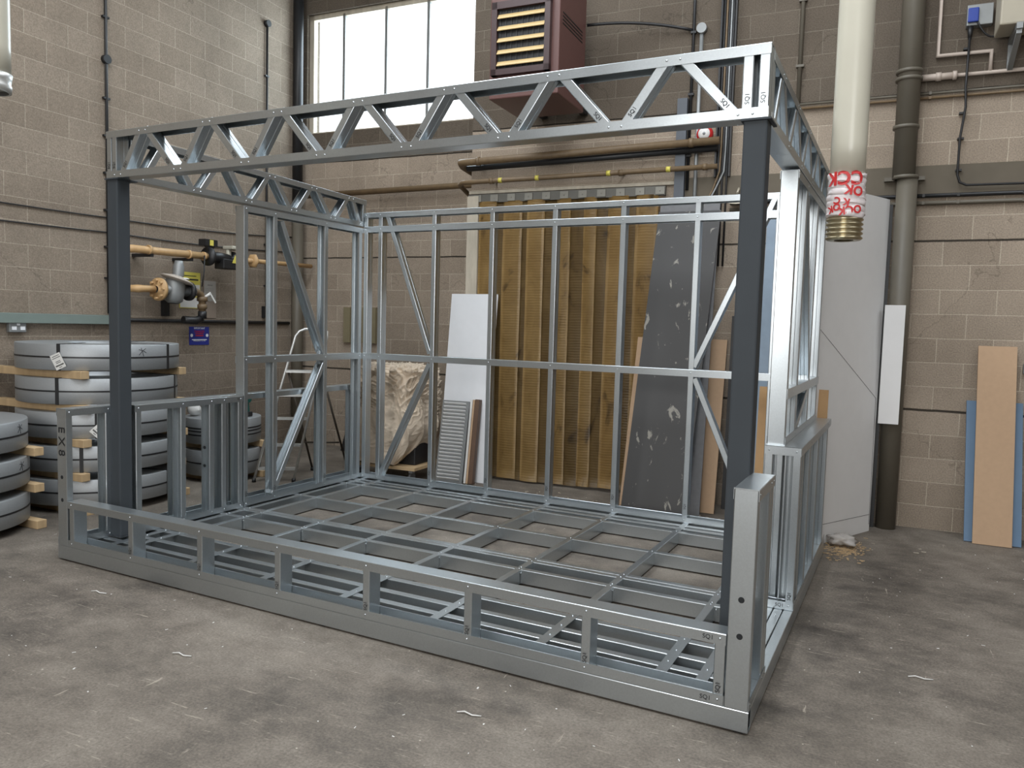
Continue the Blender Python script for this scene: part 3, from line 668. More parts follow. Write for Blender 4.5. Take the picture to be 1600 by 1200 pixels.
b = newbm(); box(b, G0-.06, G0+.04, -1.03, -.86, 2.37, 2.44); prism(b, [(G0+.0, -1.02, 2.38), (G0+.0, -.88, 2.38), (G0+.0, -.95, 2.29)], (.03, 0, 0)); o = link('meter_head', b, BLACK, t, RM)
b = newbm(); box(b, G0+.04, G0+.043, -.97, -.92, 2.375, 2.435); link('yellow_sticker', b, YEL, t, RM)
b = newbm(); tube(b, [(G0+.045, -1.05, 2.26), (G0+.05, -1.06, 2.1), (G0+.07, -1.11, 1.93)], .007, 8); link('sensing_line', b, BLACK, t, RM)
b = newbm()
for bb in (-1.7, -1.2): box(b, A0+.001, G0+.02, bb-.02, bb+.02, 2.19, 2.222)
link('bracket', b, BLACK, t, RM)
t = thing('gas_regulator', 'large grey gas regulator with dished diaphragm on tan flanged pipe', 'regulator', (G0, -1.4, 1.9), RM)
hcyl('pipe', [(A0+.004, -1.86, 1.87), (G0-.06, -1.86, 1.87), (G0-.01, -1.84, 1.87), (G0, -1.79, 1.872), (G0, -1.66, 1.875)], .034, BRNP, parent=t)
b = newbm(); lathe(b, [(.034, -.04), (.05, -.02), (.115, -.02), (.115, .012), (.04, .012)], (G0, -1.60, 1.875), (0, 1, 0), 28)
for i in range(8): cyl(b, (G0+.09*math.cos(i*.785), -1.65, 1.875+.09*math.sin(i*.785)), (G0+.09*math.cos(i*.785), -1.575, 1.875+.09*math.sin(i*.785)), .013, n=6)
link('flange', b, BRNP, t, RM)
b = newbm(); lathe(b, [(.05, -.05), (.09, -.02), (.098, .05), (.1, .16), (.09, .2), (0, .2)], (G0, -1.42, 1.79), (0, .12, 1), 28); cyl(b, (G0, -1.6, 1.875), (G0, -1.16, 1.875), .055)
link('regulator_body', b, GREYM, t, RM)
b = newbm(); lathe(b, [(0, -.03), (.06, -.025), (.155, -.008), (.163, 0), (.155, .01), (.07, .035), (.05, .04)], (G0+.01, -1.385, 1.985), (.16, .28, 1), 36); link('diaphragm_dish', b, plain('dusty_dish', (.42, .37, .32), .6, .2), t, RM)
b = newbm(); lathe(b, [(.055, 0), (.055, .10), (.045, .13), (.04, .16), (0, .16)], (G0, -1.36, 2.02), (.02, .05, 1), 20); link('spring_bonnet', b, GREYM, t, RM)
b = newbm(); box(b, -.05, .05, -.022, .022, 0, .003, Matrix.Translation(V((G0+.1, -1.38, 1.998))) @ Matrix.Rotation(R(80), 4, 'Z') @ Matrix.Rotation(.3, 4, 'X')); link('label_plate', b, PAPER, t, RM)
b = newbm(); lathe(b, [(.05, 0), (.1, .002), (.1, .03), (.04, .03)], (G0, -1.24, 1.875), (0, 1, 0), 24); link('flange', b, BLACK, t, RM)
b = newbm(); tube(b, [(G0, -1.22, 1.875), (G0, -1.12, 1.873), (G0, -1.065, 1.85), (G0, -1.04, 1.8), (G0, -1.04, 1.66)], .036, 14)
for z, r0 in ((1.80, .055), (1.72, .05)): lathe(b, [(.03, -.03), (r0, -.02), (r0, .02), (.03, .03)], (G0, -1.04, z), (0, 0, 1), 16)
link('elbow', b, OLDPIPE, t, RM)
b = newbm(); cyl(b, (G0, -1.04, 1.67), (G0, -1.04, 1.59), .045); tube(b, [(G0, -1.04, 1.6), (G0-.03, -1.1, 1.57), (G0-.05, -1.25, 1.575)], .04, 12); link('lower_fitting', b, BLACK, t, RM)
b = newbm(); prism(b, [(G0+.05, -1.0, 1.87), (G0+.05, -.985, 1.88), (G0+.05, -.9, 1.77), (G0+.05, -.915, 1.76)], (.01, 0, 0)); cyl(b, (G0, -1.04, 1.8), (G0+.06, -.99, 1.86), .014); link('lever', b, PAPER, t, RM)
b = newbm(); box(b, A0+.001, A0+.05, -1.37, -1.3, 1.61, 1.78); link('support', b, BLACK, t, RM)
# sagging cables on the left wall
for z0, z1, z2, lb in ((2.62, 2.54, 2.66, 'upper'), (2.44, 2.40, 2.47, 'lower')):
    pts = arc((A0+.012, -6, z0), (A0+.012, -1.95, z1), .04, 12)+arc((A0+.012, -1.9, z1), (A0+.012, .75, z2), .03, 10)
    hcyl('wall_cable', pts, .006, BLACK, '%s of two thin dark cables sagging along the left wall' % lb, 'cable')
# corner rainwater pipe
b = newbm(); cyl(b, (-7.225, .70, .001), (-7.225, .70, 2.98), .07, n=24); lathe(b, [(.07, 0), (.074, 0), (.074, .12), (.07, .12)], (-7.225, .70, 2.9), n=24)
o = tag(link('downpipe', b, GREYP, frame=RM, base=(-7.225, .7, 0)), 'brown grey downpipe standing in the left back corner', 'pipe')
b = newbm(); cyl(b, (-7.235, .70, 3.025), (-7.235, .70, 6.58), .062, n=24)
tag(link('downpipe', b, BLACK, frame=RM, base=(-7.235, .7, 2.985)), 'black upper downpipe in the corner beside the window', 'pipe')

# ------------------------------------------------------------------ ladder, tarpaulin, dolly, leaning boards (left part)
def ladder():
    t = thing('step_ladder', 'worn aluminium step ladder standing between the frame and the left wall', 'ladder', (-5.8, -.95, 0), RM)
    fl, fr = V((-5.985, -1.43, 0)), V((-5.66, -1.23, 0)); tl, tr = V((-5.86, -.975, 1.44)), V((-5.60, -.80, 1.44))
    rl, rr = V((-5.90, -.64, 0)), V((-5.585, -.445, 0)); hl, hr = fl.lerp(tl, .745), fr.lerp(tr, .745)
    b = newbm(); m = (tl+tr)/2
    tube(b, [fl+V((0, 0, .02)), tl, tl.lerp(m, .12)+V((.0, .03, .05)), tl.lerp(m, .4)+V((0, .05, .075)), tr.lerp(m, .4)+V((0, .05, .075)), tr.lerp(m, .12)+V((0, .03, .05)), tr, fr+V((0, 0, .02))], .0135, 10)
    link('front_frame', b, ALU, t, RM)
    b = newbm(); tube(b, [rl+V((0, 0, .02)), hl+V((.0, .05, 0))], .011, 8); tube(b, [rr+V((0, 0, .02)), hr+V((0, .05, 0))], .011, 8)
    tube(b, [rl.lerp(hl, .3), rr.lerp(hr, .3)], .009, 8); link('rear_frame', b, plain('ladder_brown', (.09, .075, .06), .5, .4), t, RM)
    side = (fr-fl).normalized(); bk = V((-side.y, side.x, 0))
    for i, k in enumerate((.745, .58, .42, .24, .08)):
        p, q = fl.lerp(tl, k), fr.lerp(tr, k); d = .13 if i == 0 else .06
        b = newbm(); prism(b, [p-bk*.01, q-bk*.01, q+bk*d, p+bk*d], (0, 0, .022)); o = link('tread', b, ALU, t, RM)
        if i == 0: o['label'] = 'wide top platform of the ladder'
    for p in (fl, fr, rl, rr):
        b = newbm(); cyl(b, p, p+V((0, 0, .035)), .02, n=10); link('foot', b, BLACK, t, RM)
ladder()
t = thing('furniture_dolly', 'plywood furniture dolly with castors under the dust sheet', 'dolly', (-4.95, -.40, 0), RM)
b = newbm(); box(b, -5.35, -4.58, -.72, -.12, .135, .165); link('board', b, TIMBER, t, RM)
for a, bb in ((-5.27, -.64), (-4.66, -.64), (-5.27, -.2), (-4.66, -.2)):
    b = newbm(); cyl(b, (a-.014, bb, .052), (a+.014, bb, .052), .051, n=20); o = link('castor', b, RUBBER, t, RM)
    b = newbm(); box(b, a-.022, a+.022, bb-.025, bb+.025, .1, .134); link('castor_plate', b, GREYM, o, RM)
b = newbm(); box(b, -5.22, -4.66, -.58, -.16, .166, .62); box(b, -5.05, -4.66, -.5, -.2, .62, .98)  # black boxes added to fill the shadowed gap beside the dust sheet
tag(link('machine', b, BLACK, frame=RM, base=(-4.9, -.4, .166), bevel=.01), 'dark machine added under the dust sheet, its black filling the shadow beside it', 'machine')
def tarp():
    b = newbm(); n1, n2 = 260, 190; vs = []
    def ridge(x): return 1-abs(2*(x-math.floor(x))-1)
    for j in range(n2+1):
        v = j/n2; row = []
        for i in range(n1):
            t = 2*math.pi*i/n1
            if v < .16: rad = (v/.16)**.8; z = 1.17-.05*(v/.16)**2
            else: rad = 1.0; z = 1.12-(v-.16)/.84*.945
            c, s = math.cos(t), math.sin(t)
            hx, hy = .375, .315
            ex = abs(c)**.55*(1 if c > 0 else -1)*hx*rad; ey = abs(s)**.55*(1 if s > 0 else -1)*hy*rad
            lo = max(0, .95-z)/.8
            w1 = noise.fractal(V((ex*4, ey*4, z*2.2)), 1, 2, 3)
            long_ = ridge(t*1.9+.6*w1+.5*z)**1.6*.045*min(1, lo*1.6)            # long hanging pleats
            q = V((ex*5+w1, ey*5, z*6+w1*1.5))
            top = (ridge(noise.noise(q)*2.6)**2*.055+ridge(noise.noise(q*1.9+V((4, 1, 2)))*2.2)**2*.03)*max(.12, 1-lo*2.2)*min(1, rad*1.2)
            k = w1*.03+long_+top-.01
            nn = V((c*rad, s*rad, 1.3-rad+.1)).normalized()
            p = V((ex, ey, z))+nn*k
            right = max(0, c)
            p.x -= right*.27*(max(0, .60-z)/.43)**1.5*(1 if p.x > 0 else 0)              # the hem is drawn in on the right
            p.x += max(0, -c)*.06*max(0, .5-z)
            p.x *= 1.0+.10*math.sin(z*4.5); p.z = max(.168, p.z)
            row.append(b.verts.new(V((-4.955, -.42, 0))+p))
        vs.append(row)
    for j in range(n2):
        for i in range(n1):
            f = b.faces.new((vs[j][i], vs[j][(i+1) % n1], vs[j+1][(i+1) % n1], vs[j+1][i])); f.smooth = True
    b.faces.new(vs[0])
    o = link('dust_sheet', b, CLOTH, frame=RM, base=(-4.98, -.42, .165))
    tag(o, 'crumpled beige dust sheet draped over a machine behind the frame', 'dust sheet')
tarp()
def lean(name, label, cat, a0, a1, bb, zt, bt, mat, th=.012, shift=0., group=None, parent=None, z0=0.0, extra=None, ab=None):
    """board leaning on the wall: foot at b=bb on the floor, head at height zt and b=bt; shift moves the head sideways"""
    p = [V((a0, bb, z0)), V((a1, (ab if ab is not None else bb), z0)), V((a1+shift, bt, zt)), V((a0+shift, bt, zt))]
    n = (p[1]-p[0]).cross(p[3]-p[0]).normalized()
    if n.y < 0: n = -n
    b = newbm(); prism(b, p, n*th)
    lo = min(v.co.z for v in b.verts)
    for v in b.verts: v.co.z -= lo-.0005
    if parent is not None: return link(name, b, mat, parent, RM)
    return tag(link(name, b, mat, frame=RM, base=((a0+a1)/2, bb, 0)), label, cat, group)
lean('offcut_board', 'dark triangular looking board leaning in the left back corner behind the ladder', 'board', -6.42, -6.20, .55, .95, .78, BLACK, shift=.14)
lean('offcut_board', 'orange brown narrow board leaning right of the dust sheet', 'board', -4.62, -4.55, -.18, .86, .05, ORANGE, .02)
lean('laminate_board', 'tall white laminate board leaning behind the ribbed grey panel', 'board', -4.55, -4.02, -.30, 1.92, -.115, WHITE, .018, shift=.02)
# ribbed panel
def ribbed():
    t = thing('ribbed_panel', 'grey panel with horizontal ribs leaning on the white board', 'panel', (-4.36, -.47, 0), RM)
    f0, f1 = V((-4.51, -.43, .001)), V((-4.20, -.43, .001)); up = V((.0, .135, .82)).normalized(); H = .835
    n = V((0, -1, 0)); n = (f1-f0).cross(up).normalized()
    if n.y > 0: n = -n
    b = newbm(); prism(b, [f0-n*.0+n*-.012, f1-n*.012, f1-n*.012+up*H, f0-n*.012+up*H], n*.012); link('backing', b, GREYM, t, RM)
    for i in range(22):
        z = .03+i*.0365
        b = newbm(); p = f0+(f1-f0)*.08+up*z; q = f0+(f1-f0)*.9+up*z
        prism(b, [p, q, q+up*.02+n*.012, p+up*.02+n*.012, p+up*.024, q+up*.024][:2]+[q+up*.014+n*.017, p+up*.014+n*.017], up*.006)
        link('rib', b, plain('pale_rib', (.8, .8, .8), .35, 0), t, RM)
ribbed()
for i, (a, w, m, lb, h) in enumerate(((-4.185, .022, PAPER, 'pale edge of a narrow board beside the ribbed panel', .835), (-4.158, .02, MDF, 'thin tan board second right of the ribbed panel', .84), (-4.132, .045, plain('dark_wood_board', (.12, .07, .045), .5), 'dark brown board third right of the ribbed panel', .845))):
    lean('offcut_board', lb, 'board', a, a+w, -.425, h, -.30, m, .06)
lean('offcut_board', 'thin black board leaning right of the tall white board', 'board', -3.995, -3.975, -.30, .55, -.22, BLACK, .01)

# ------------------------------------------------------------------ strip curtain and doorway
b = newbm(); box(b, -4.405, -4.275, -.06, -.001, .001, 2.93); tag(link('door_jamb_timber', b, OLDWOOD, frame=RM, base=(-4.34, -.03, 0), bevel=.006), 'weathered pale timber post left of the amber strip curtain', 'timber post')
t = thing('strip_curtain', 'amber plastic strip curtain hanging in the doorway of the back wall', 'strip curtain', (-3.3, -.05, 0), RM)
b = newbm(); box(b, -4.40, -2.34, -.045, -.002, 2.86, 2.945); link('rail', b, plain('dull_rail', (.13, .125, .11), .5, .4), t, RM)
for i in range(11):
    a = -4.33+i*.19; b = newbm(); box(b, a, a+.085, -.056, -.044, 2.868, 2.935); rivet(b, (a+.042, -.056, 2.9), (0, -1, 0), .008); link('clamp_plate', b, plain('pale_clamp', (.24, .23, .2), .5, .3), t, RM)
x = -4.27; i = 0
while x < -2.5:
    w = (.20, .15, .21, .13, .19)[i % 5]; off = -.02 if i % 2 else -.042
    b = newbm(); n = 6; m = 24; rows = []
    zb = .02+.02*random.random(); dx = random.uniform(-.012, .012)
    for k in range(m+1):
        z = zb+(2.87-zb)*k/m; row = []
        for j in range(n+1):
            u = j/n; cv = .010*math.cos((u-.5)*3.0)+.004*math.sin(z*2.5+i*1.7+u*2)
            row.append(b.verts.new((x+w*u+dx*(1-k/m), off-cv, z)))
        rows.append(row)
    for k in range(m):
        for j in range(n): f = b.faces.new((rows[k][j], rows[k][j+1], rows[k+1][j+1], rows[k+1][j])); f.smooth = True
    bmesh.ops.solidify(b, geom=b.faces[:], thickness=.003)
    link('strip', b, AMBER2 if i % 2 else AMBER, t, RM)
    x += w-(.03 if i % 2 else .045); i += 1
b = newbm(); box(b, -4.40, -2.25, -.03, -.001, 2.955, 2.985); tag(link('timber_batten', b, OLDWOOD, frame=RM, base=(-3.3, -.02, 2.955)), 'thin timber batten fixed just above the strip curtain rail', 'batten')

# ------------------------------------------------------------------ boards leaning right of the curtain
lean('worn_panel', 'worn grey board leaning behind the scratched charcoal board', 'board', -2.34, -1.80, -.56, 2.76, -.115, GREYB, .012, shift=-.02)
def charcoal():
    t = thing('charcoal_board', 'tall charcoal board covered in pale scratches leaning on the back wall', 'board', (-2.2, -.75, 0), RM)
    lean('panel_face', None, None, -2.46, -1.90, -.72, 2.68, -.17, BOARDK, .02, shift=.10, parent=t)
charcoal()
lean('tan_board', 'narrow tan board leaning at the left edge of the scratched charcoal board', 'board', -2.53, -2.465, -.52, 1.53, -.13, MDF, .018, shift=.01)
lean('tan_board', 'tan board leaning right of the scratched charcoal board', 'board', -1.98, -1.70, -.42, 1.53, -.06, MDF, .018, shift=-.01)
lean('cardboard_sheet', 'folded brown cardboard sheet standing behind the right post', 'cardboard', -1.30, -.80, -1.14, 1.19, -1.0, CARD, .01)
lean('leaning_board', 'tall blue grey panel leaning behind the right side of the frame', 'board', -1.42, -.95, -.22, 2.66, -.03, plain('blue_grey_panel', (.26, .33, .41), .6), .02)
lean('shadow_board', 'added black board filling the shadow behind the right edge of the tall pale sheet', 'board', -.60, -.42, -.17, 2.70, -.04, BLACK, .012)  # dark board added where only shadow lies beside the pale sheet
lean('shadow_board', 'added black board filling the shadow between the tan board and the right post', 'board', -1.68, -1.50, -.16, 1.75, -.04, BLACK, .012)  # another added board, its black stands in for the shade in this gap
# tall pale sheet
def sheet():
    t = thing('plasterboard_sheet', 'tall pale grey sheet with pencil lines leaning right of the frame', 'board', (-.6, -.6, 0), RM)
    p = [V((-.80, -.98, .001)), V((-.455, -.325, .001)), V((-.445, -.055, 2.74)), V((-1.02, -.22, 2.74))]
    # all four corners lie in one plane
    n = (p[1]-p[0]).cross(p[2]-p[1]).normalized(); d = n.dot(p[0]); p[3].y += (d-n.dot(p[3]))/n.y
    if n.y < 0: n = -n
    b = newbm(); prism(b, p, n*.010); link('sheet_face', b, PALE, t, RM)
    e1 = (p[1]-p[0]); e2 = (p[2]-p[1]); m = n*-.0006
    def q(u, v): return (p[0].lerp(p[1], u)).lerp(p[3].lerp(p[2], u), v)+m
    b = newbm()
    for a, c in (((.10, .60), (.97, .40)), ((.97, .40), (.985, .02)), ((.0, .055), (.99, .05)), ((.0, .63), (.1, .60))):
        tube(b, [q(*a), q(*c)], .0016, 5)
    link('pencil_line', b, INK, t, RM)
sheet()

# ------------------------------------------------------------------ pipes, cables and boxes on the back wall
b = newbm(); cyl(b, (-.33, -.13, .001), (-.33, -.13, 2.9), .078, n=28); cyl(b, (-.36, -.13, 2.9), (-.37, -.13, 6.58), .085, n=28)
for z, r in ((3.68, .1), (3.74, .1), (3.3, .098), (2.9, .098)): lathe(b, [(.08, -.015), (r, -.012), (r, .012), (.08, .015)], (-.365 if z > 3 else -.345, -.13, z), n=28)
box(b, -.50, -.2, -.06, -.002, 2.89, 2.92)
tag(link('soil_pipe', b, GREYP, frame=RM, base=(-.33, -.13, 0)), 'thick brown grey vertical drainpipe on the back wall right of the frame', 'pipe')
b = newbm(); box(b, -.438, -.288, -.30, -.22, .895, 1.86); 
tag(link('pipe_boxing', b, PALE, frame=RM, base=(-.36, -.26, .895)), 'pale flat cover board fixed in front of the thick drainpipe', 'cover board')
lean('tan_board', 'tall tan board leaning on the back wall in front of the blue board', 'board', .285, .552, -.335, 1.548, -.05, MDF, .018, shift=-.02)
lean('blue_board', 'wide blue board leaning behind the tall tan board at the right', 'board', .232, .622, -.285, 1.10, -.03, BLUEB, .02, shift=-.02)
# suspended unit heater
t = thing('unit_heater', 'maroon suspended unit heater with ochre louvres below the roof', 'heater', (-3.41, -.65, 3.6), RM)
b = newbm(); box(b, -3.735, -3.08, -.97, -.30, 3.60, 4.72); link('casing', b, HEAT, t, RM, bevel=.01)
b = newbm(); o0 = (-3.70, -3.15, 3.79, 4.41)
box(b, -3.70, -3.15, -1.02, -.965, 4.35, 4.41); box(b, -3.70, -3.15, -1.02, -.965, 3.79, 3.84); box(b, -3.70, -3.65, -1.02, -.965, 3.79, 4.41); box(b, -3.20, -3.15, -1.02, -.965, 3.79, 4.41); link('outlet_frame', b, HEATD, t, RM)
b = newbm(); box(b, -3.65, -3.2, -.985, -.968, 3.84, 4.35); link('outlet_core', b, BLACK, t, RM)
b = newbm()
for i in range(9): box(b, -3.63+.052*i, -3.622+.052*i, -.992, -.98, 3.85, 4.34)
link('fin', b, plain('dull_fin', (.05, .05, .05), .5, .5), t, RM)
for i in range(5):
    z = 3.865+i*.1; b = newbm(); prism(b, [(-3.645, -1.018, z), (-3.205, -1.018, z), (-3.205, -.99, z+.04), (-3.645, -.99, z+.04)], (0, -.003, .005)); link('louvre', b, BRASS, t, RM)
b = newbm()
for i in range(4): box(b, -3.082, -3.077, -.9, -.4, 4.2+i*.03, 4.21+i*.03)
link('side_vent', b, BLACK, t, RM)
b = newbm()
for a, bb in ((-3.68, -.9), (-3.14, -.9), (-3.68, -.36), (-3.14, -.36)): cyl(b, (a, bb, 4.72), (a, bb, 6.59), .008, n=8)
link('hanger_rod', b, BLACK, t, RM)
b = newbm(); box(b, -3.62, -3.56, -.305, .001, 3.66, 3.72); box(b, -3.2, -3.14, -.305, .001, 3.66, 3.72); link('wall_bracket', b, BLACK, t, RM)
# fire bell
t = thing('fire_bell', 'round red fire alarm bell on the back wall beside the right post', 'alarm bell', (-1.99, -.02, 3.375), RM)
b = newbm(); lathe(b, [(.0, 0), (.072, 0), (.076, .02), (.068, .05), (.045, .062)], (-1.99, -.068, 3.375), (0, -1, 0), 32); link('gong', b, RED, t, RM)
b = newbm(); lathe(b, [(.052, 0), (.052, .004), (0, .005)], (-1.99, -.128, 3.375), (0, -1, 0), 28); link('centre_plate', b, PAPER, t, RM)
b = newbm(); lathe(b, [(.014, 0), (.012, .006), (0, .008)], (-1.99, -.132, 3.375), (0, -1, 0), 12); link('bolt', b, GREYM, t, RM)
b = newbm(); box(b, -2.02, -1.96, -.068, -.001, 3.375, 3.435); link('back_box', b, RED, t, RM)
def clips(b, pts, r): 
    for p in pts: lathe(b, [(r*.9, -.02), (r*1.25, -.02), (r*1.25, .02), (r*.9, .02)], p, (1, 0, 0), 14); box(b, p[0]-.008, p[0]+.008, p[1], -.001, p[2]+.0, p[2]+.03)
b = newbm(); tube(b, [(-7.1, .72, 3.17), (-4.62, .72, 3.2), (-4.52, .66, 3.2), (-4.50, .0, 3.25), (-4.46, -.11, 3.26), (-4.38, -.13, 3.26), (-1.85, -.13, 3.305)], .034, 14); clips(b, [(-4.25, -.13, 3.263), (-2.1, -.13, 3.3)], .034)
tag(link('gas_pipe', b, OLDPIPE, frame=RM, base=(-4.4, -.13, 3.2)), 'ochre upper gas pipe elbowing round the wall corner above the doorway', 'pipe')
b = newbm(); tube(b, [(-4.40, -.08, 3.205), (-1.87, -.08, 3.25)], .03, 12)
tag(link('gas_pipe', b, BLACK, frame=RM, base=(-3, -.08, 3.2)), 'black pipe running just under the upper ochre pipe', 'pipe')
b = newbm(); tube(b, [(-4.52, .2, 2.99), (-4.50, -.05, 3.05), (-4.44, -.11, 3.06), (-4.3, -.12, 3.06), (-1.86, -.12, 3.08)], .024, 12); clips(b, [(-4.1, -.12, 3.06), (-2.75, -.12, 3.07), (-1.97, -.12, 3.08)], .024)
o = tag(link('gas_pipe', b, OLDPIPE, frame=RM, base=(-3, -.12, 3.05)), 'ochre lower thin gas pipe with yellow bands above the curtain', 'pipe')
b = newbm()
for a in (-4.0, -3.6, -2.87, -2.3): lathe(b, [(.0252, -.02), (.0258, -.02), (.0258, .02), (.0252, .02)], (a, -.12, 3.06+.02*(a+4.3)/2.4), (1, .0, .0), 14)
link('yellow_band', b, YEL, o, RM)
def vc(name, a, z0, z1, r, mat, label, cat='conduit', bb=None, box_=None):
    b = newbm(); bb = -(r+.004) if bb is None else bb
    if box_: box(b, a-box_/2, a+box_/2, -.07, -.002, z0, z1)
    else:
        tube(b, [(a, bb, z0), (a, bb, z1)], r, 10); z = z0+.3
        while z < z1: box(b, a-r*1.8, a+r*1.8, bb-r*1.2, -.001, z, z+.02); z += .55
    return tag(link(name, b, mat, frame=RM, base=(a, -.03, z0)), label, cat)
vc('steel_post', -2.21, .001, 3.72, .02, plain('slate_paint', (.075, .085, .10), .5), 'slate grey square steel post on the back wall left of the bell', 'post', box_=.09)
vc('conduit', -2.145, 2.9, 6.5, .014, BLACK, 'thin black conduit immediately right of the slate grey post')
b = newbm(); tube(b, [(-2.07, -.03, 2.0), (-2.07, -.03, 4.30)], .017, 10); cyl(b, (-2.07, -.002, 4.33), (-2.07, -.06, 4.33), .045)
tag(link('conduit', b, GREYM, frame=RM, base=(-2.07, -.03, 2.0)), 'grey conduit ending in a round box left of the cable tray', 'conduit')
t = thing('cable_tray', 'black vertical cable tray with bundled cables behind the right end of the beam', 'cable tray', (-1.86, -.03, 3.0), RM)
b = newbm(); box(b, -1.90, -1.885, -.06, -.001, 3.0, 6.55); box(b, -1.775, -1.76, -.06, -.001, 3.0, 6.55); box(b, -1.90, -1.76, -.012, -.001, 3.0, 6.55); link('tray', b, BLACK, t, RM)
for i in range(5):
    a = -1.87+.02*i
    b = newbm(); tube(b, [(a, -.03, 6.5), (a, -.03, 3.3), (a-.005, -.035, 3.05), (a-.05-.01*i, -.04, 2.88), (a-.12-.01*i, -.09, 2.72), (a-.2-.01*i, -.10, 2.60)] if i % 2 else [(a, -.03, 6.5), (a, -.03, 2.95), (a, -.03, 2.2)], .009, 8); link('cable', b, (BLACK, OLDPIPE, BLACK, GREYM, BLACK)[i], t, RM)
vc('conduit', -1.215, 3.6, 6.5, .018, GREYP, 'brown grey vertical conduit right of the truss beam corner')
b = newbm(); tube(b, arc((-3.08, -.28, 4.40), (-2.15, -.02, 4.33), -.04, 10), .014, 8); tag(link('flexible_cable', b, BLACK, frame=RM, base=(-2.6, -.1, 4.35)), 'black cable running from the unit heater to the conduit', 'cable')
for z, lb, m, a0 in ((3.585, 'upper of two thin brown conduits running right across the back wall', GREYP, -1.2), (3.55, 'lower of two thin brown conduits running right across the back wall', OLDPIPE, -1.2), (2.765, 'upper dark conduit below the concrete beam at the right', BLACK, -1.75), (2.705, 'lower brown conduit below the concrete beam at the right', GREYP, -1.75)):
    b = newbm(); r = .011 if z > 3 else .016; tube(b, [(a0, -.025, z), (5, -.025, z)], r, 8)
    for a in (-.9, -.2, .05, .5): box(b, a-.01, a+.01, -.042, -.001, z-.012, z+.012)
    tag(link('conduit', b, m, frame=RM, base=(a0, -.02, z)), lb, 'conduit')
b = newbm(); tube(b, [(-.165, -.03, 6.5), (-.165, -.03, 3.875), (.21, -.03, 3.875), (.21, -.03, 3.72)], .014, 10); tube(b, [(-.02, -.03, 3.71), (4, -.03, 3.71)], .015, 10)
tube(b, [(-.27, -.03, 3.71), (-.02, -.03, 3.71)], .028, 12); cyl(b, (-.17, -.03, 3.71), (-.13, -.03, 3.71), .035); cyl(b, (-.05, -.03, 3.71), (-.02, -.03, 3.71), .036)
tag(link('condensate_pipe', b, PVC, frame=RM, base=(0, -.03, 3.7)), 'pinkish white plastic drain pipe stepping across the wall to the drainpipe', 'pipe')
t = thing('isolator_switch', 'grey and blue isolator socket box on the wall left of the air conditioner', 'switch', (.11, -.04, 4.07), RM)
b = newbm(); box(b, .02, .20, -.08, -.001, 4.07, 4.23); link('enclosure', b, GREYM, t, RM, bevel=.006)
b = newbm(); box(b, .025, .10, -.105, -.08, 4.09, 4.2); link('blue_cover', b, plain('blue_plastic', (.02, .05, .3), .4), t, RM, bevel=.008)
b = newbm(); cyl(b, (.05, -.06, 4.07), (.05, -.06, 3.97), .022, .012); link('gland', b, BLACK, t, RM)
b = newbm(); tube(b, arc((.09, -.09, 4.10), (.26, -.06, 4.0), .07, 10), .008, 8); link('flex', b, BLACK, t, RM)
b = newbm(); tube(b, [(.05, -.065, 3.98), (.045, -.065, 3.6), (.055, -.065, 3.45), (.03, -.06, 3.2), (.03, -.055, 2.92), (.05, -.05, 2.86), (.10, -.05, 2.835), (.6, -.05, 2.83), (4, -.05, 2.83)], .009, 8)
for z in (3.9, 3.4, 3.2, 2.95): box(b, .015, .06, -.045, -.001, z, z+.015)
tag(link('flexible_cable', b, BLACK, frame=RM, base=(.05, -.03, 2.83)), 'black cable dropping from the isolator and turning right over the beam', 'cable')
t = thing('air_conditioner', 'cream outdoor condenser unit on wall brackets in the top right corner', 'air conditioner', (.6, -.3, 3.9), RM)
b = newbm(); box(b, .215, 1.05, -.36, -.06, 3.955, 4.55); link('casing', b, CREAM, t, RM, bevel=.012)
b = newbm(); lathe(b, [(.21, 0), (.235, .0), (.235, .016), (.215, .02), (.21, 0)], (.55, -.36, 4.26), (0, -1, 0), 48); link('fan_ring', b, CREAM, t, RM)
b = newbm(); cyl(b, (.55, -.355, 4.26), (.55, -.364, 4.26), .21, n=40); link('fan_opening', b, DARK, t, RM)
b = newbm()
for r in (.05, .09, .13, .17): lathe(b, [(r, 0), (r+.004, .0), (r+.004, .005), (r, .005), (r, 0)], (.55, -.365, 4.26), (0, -1, 0), 32)
link('fan_guard', b, GREYM, t, RM)
for a in (.34, .95):
    b = newbm(); box(b, a-.02, a+.02, -.40, -.002, 3.905, 3.95); box(b, a-.02, a+.02, -.03, -.002, 3.70, 3.95); prism(b, [(a-.018, -.38, 3.905), (a+.018, -.38, 3.905), (a+.018, -.03, 3.73), (a-.018, -.03, 3.73)], (0, -.0, -.03)); link('bracket', b, GREYM, t, RM)
t = thing('double_socket', 'small grey socket box on the back wall right of the tan board', 'socket', (.62, -.02, 1.33), RM)
b = newbm(); box(b, .585, .72, -.045, -.001, 1.34, 1.42); link('back_box', b, GREYM, t, RM, bevel=.005)
b = newbm(); box(b, .60, .705, -.049, -.044, 1.35, 1.41); link('face', b, WHITE, t, RM)
b = newbm(); lathe(b, [(.02, 0), (.05, -.05), (.075, -.07)], (-1.68, -.09, 2.83), (0, -.35, 1), 20, True); cyl(b, (-1.68, -.09, 2.84), (-1.68, -.001, 2.9), .01)
tag(link('lamp_shade', b, CREAM, frame=RM, base=(-1.68, -.05, 2.75)), 'small cream conical fitting on the wall below the cable tray', 'light fitting')
b = newbm(); box(b, -6.58, -6.48, .80, .849, 1.34, 1.78); box(b, -6.3, -6.1, .80, .849, 1.34, 1.78)
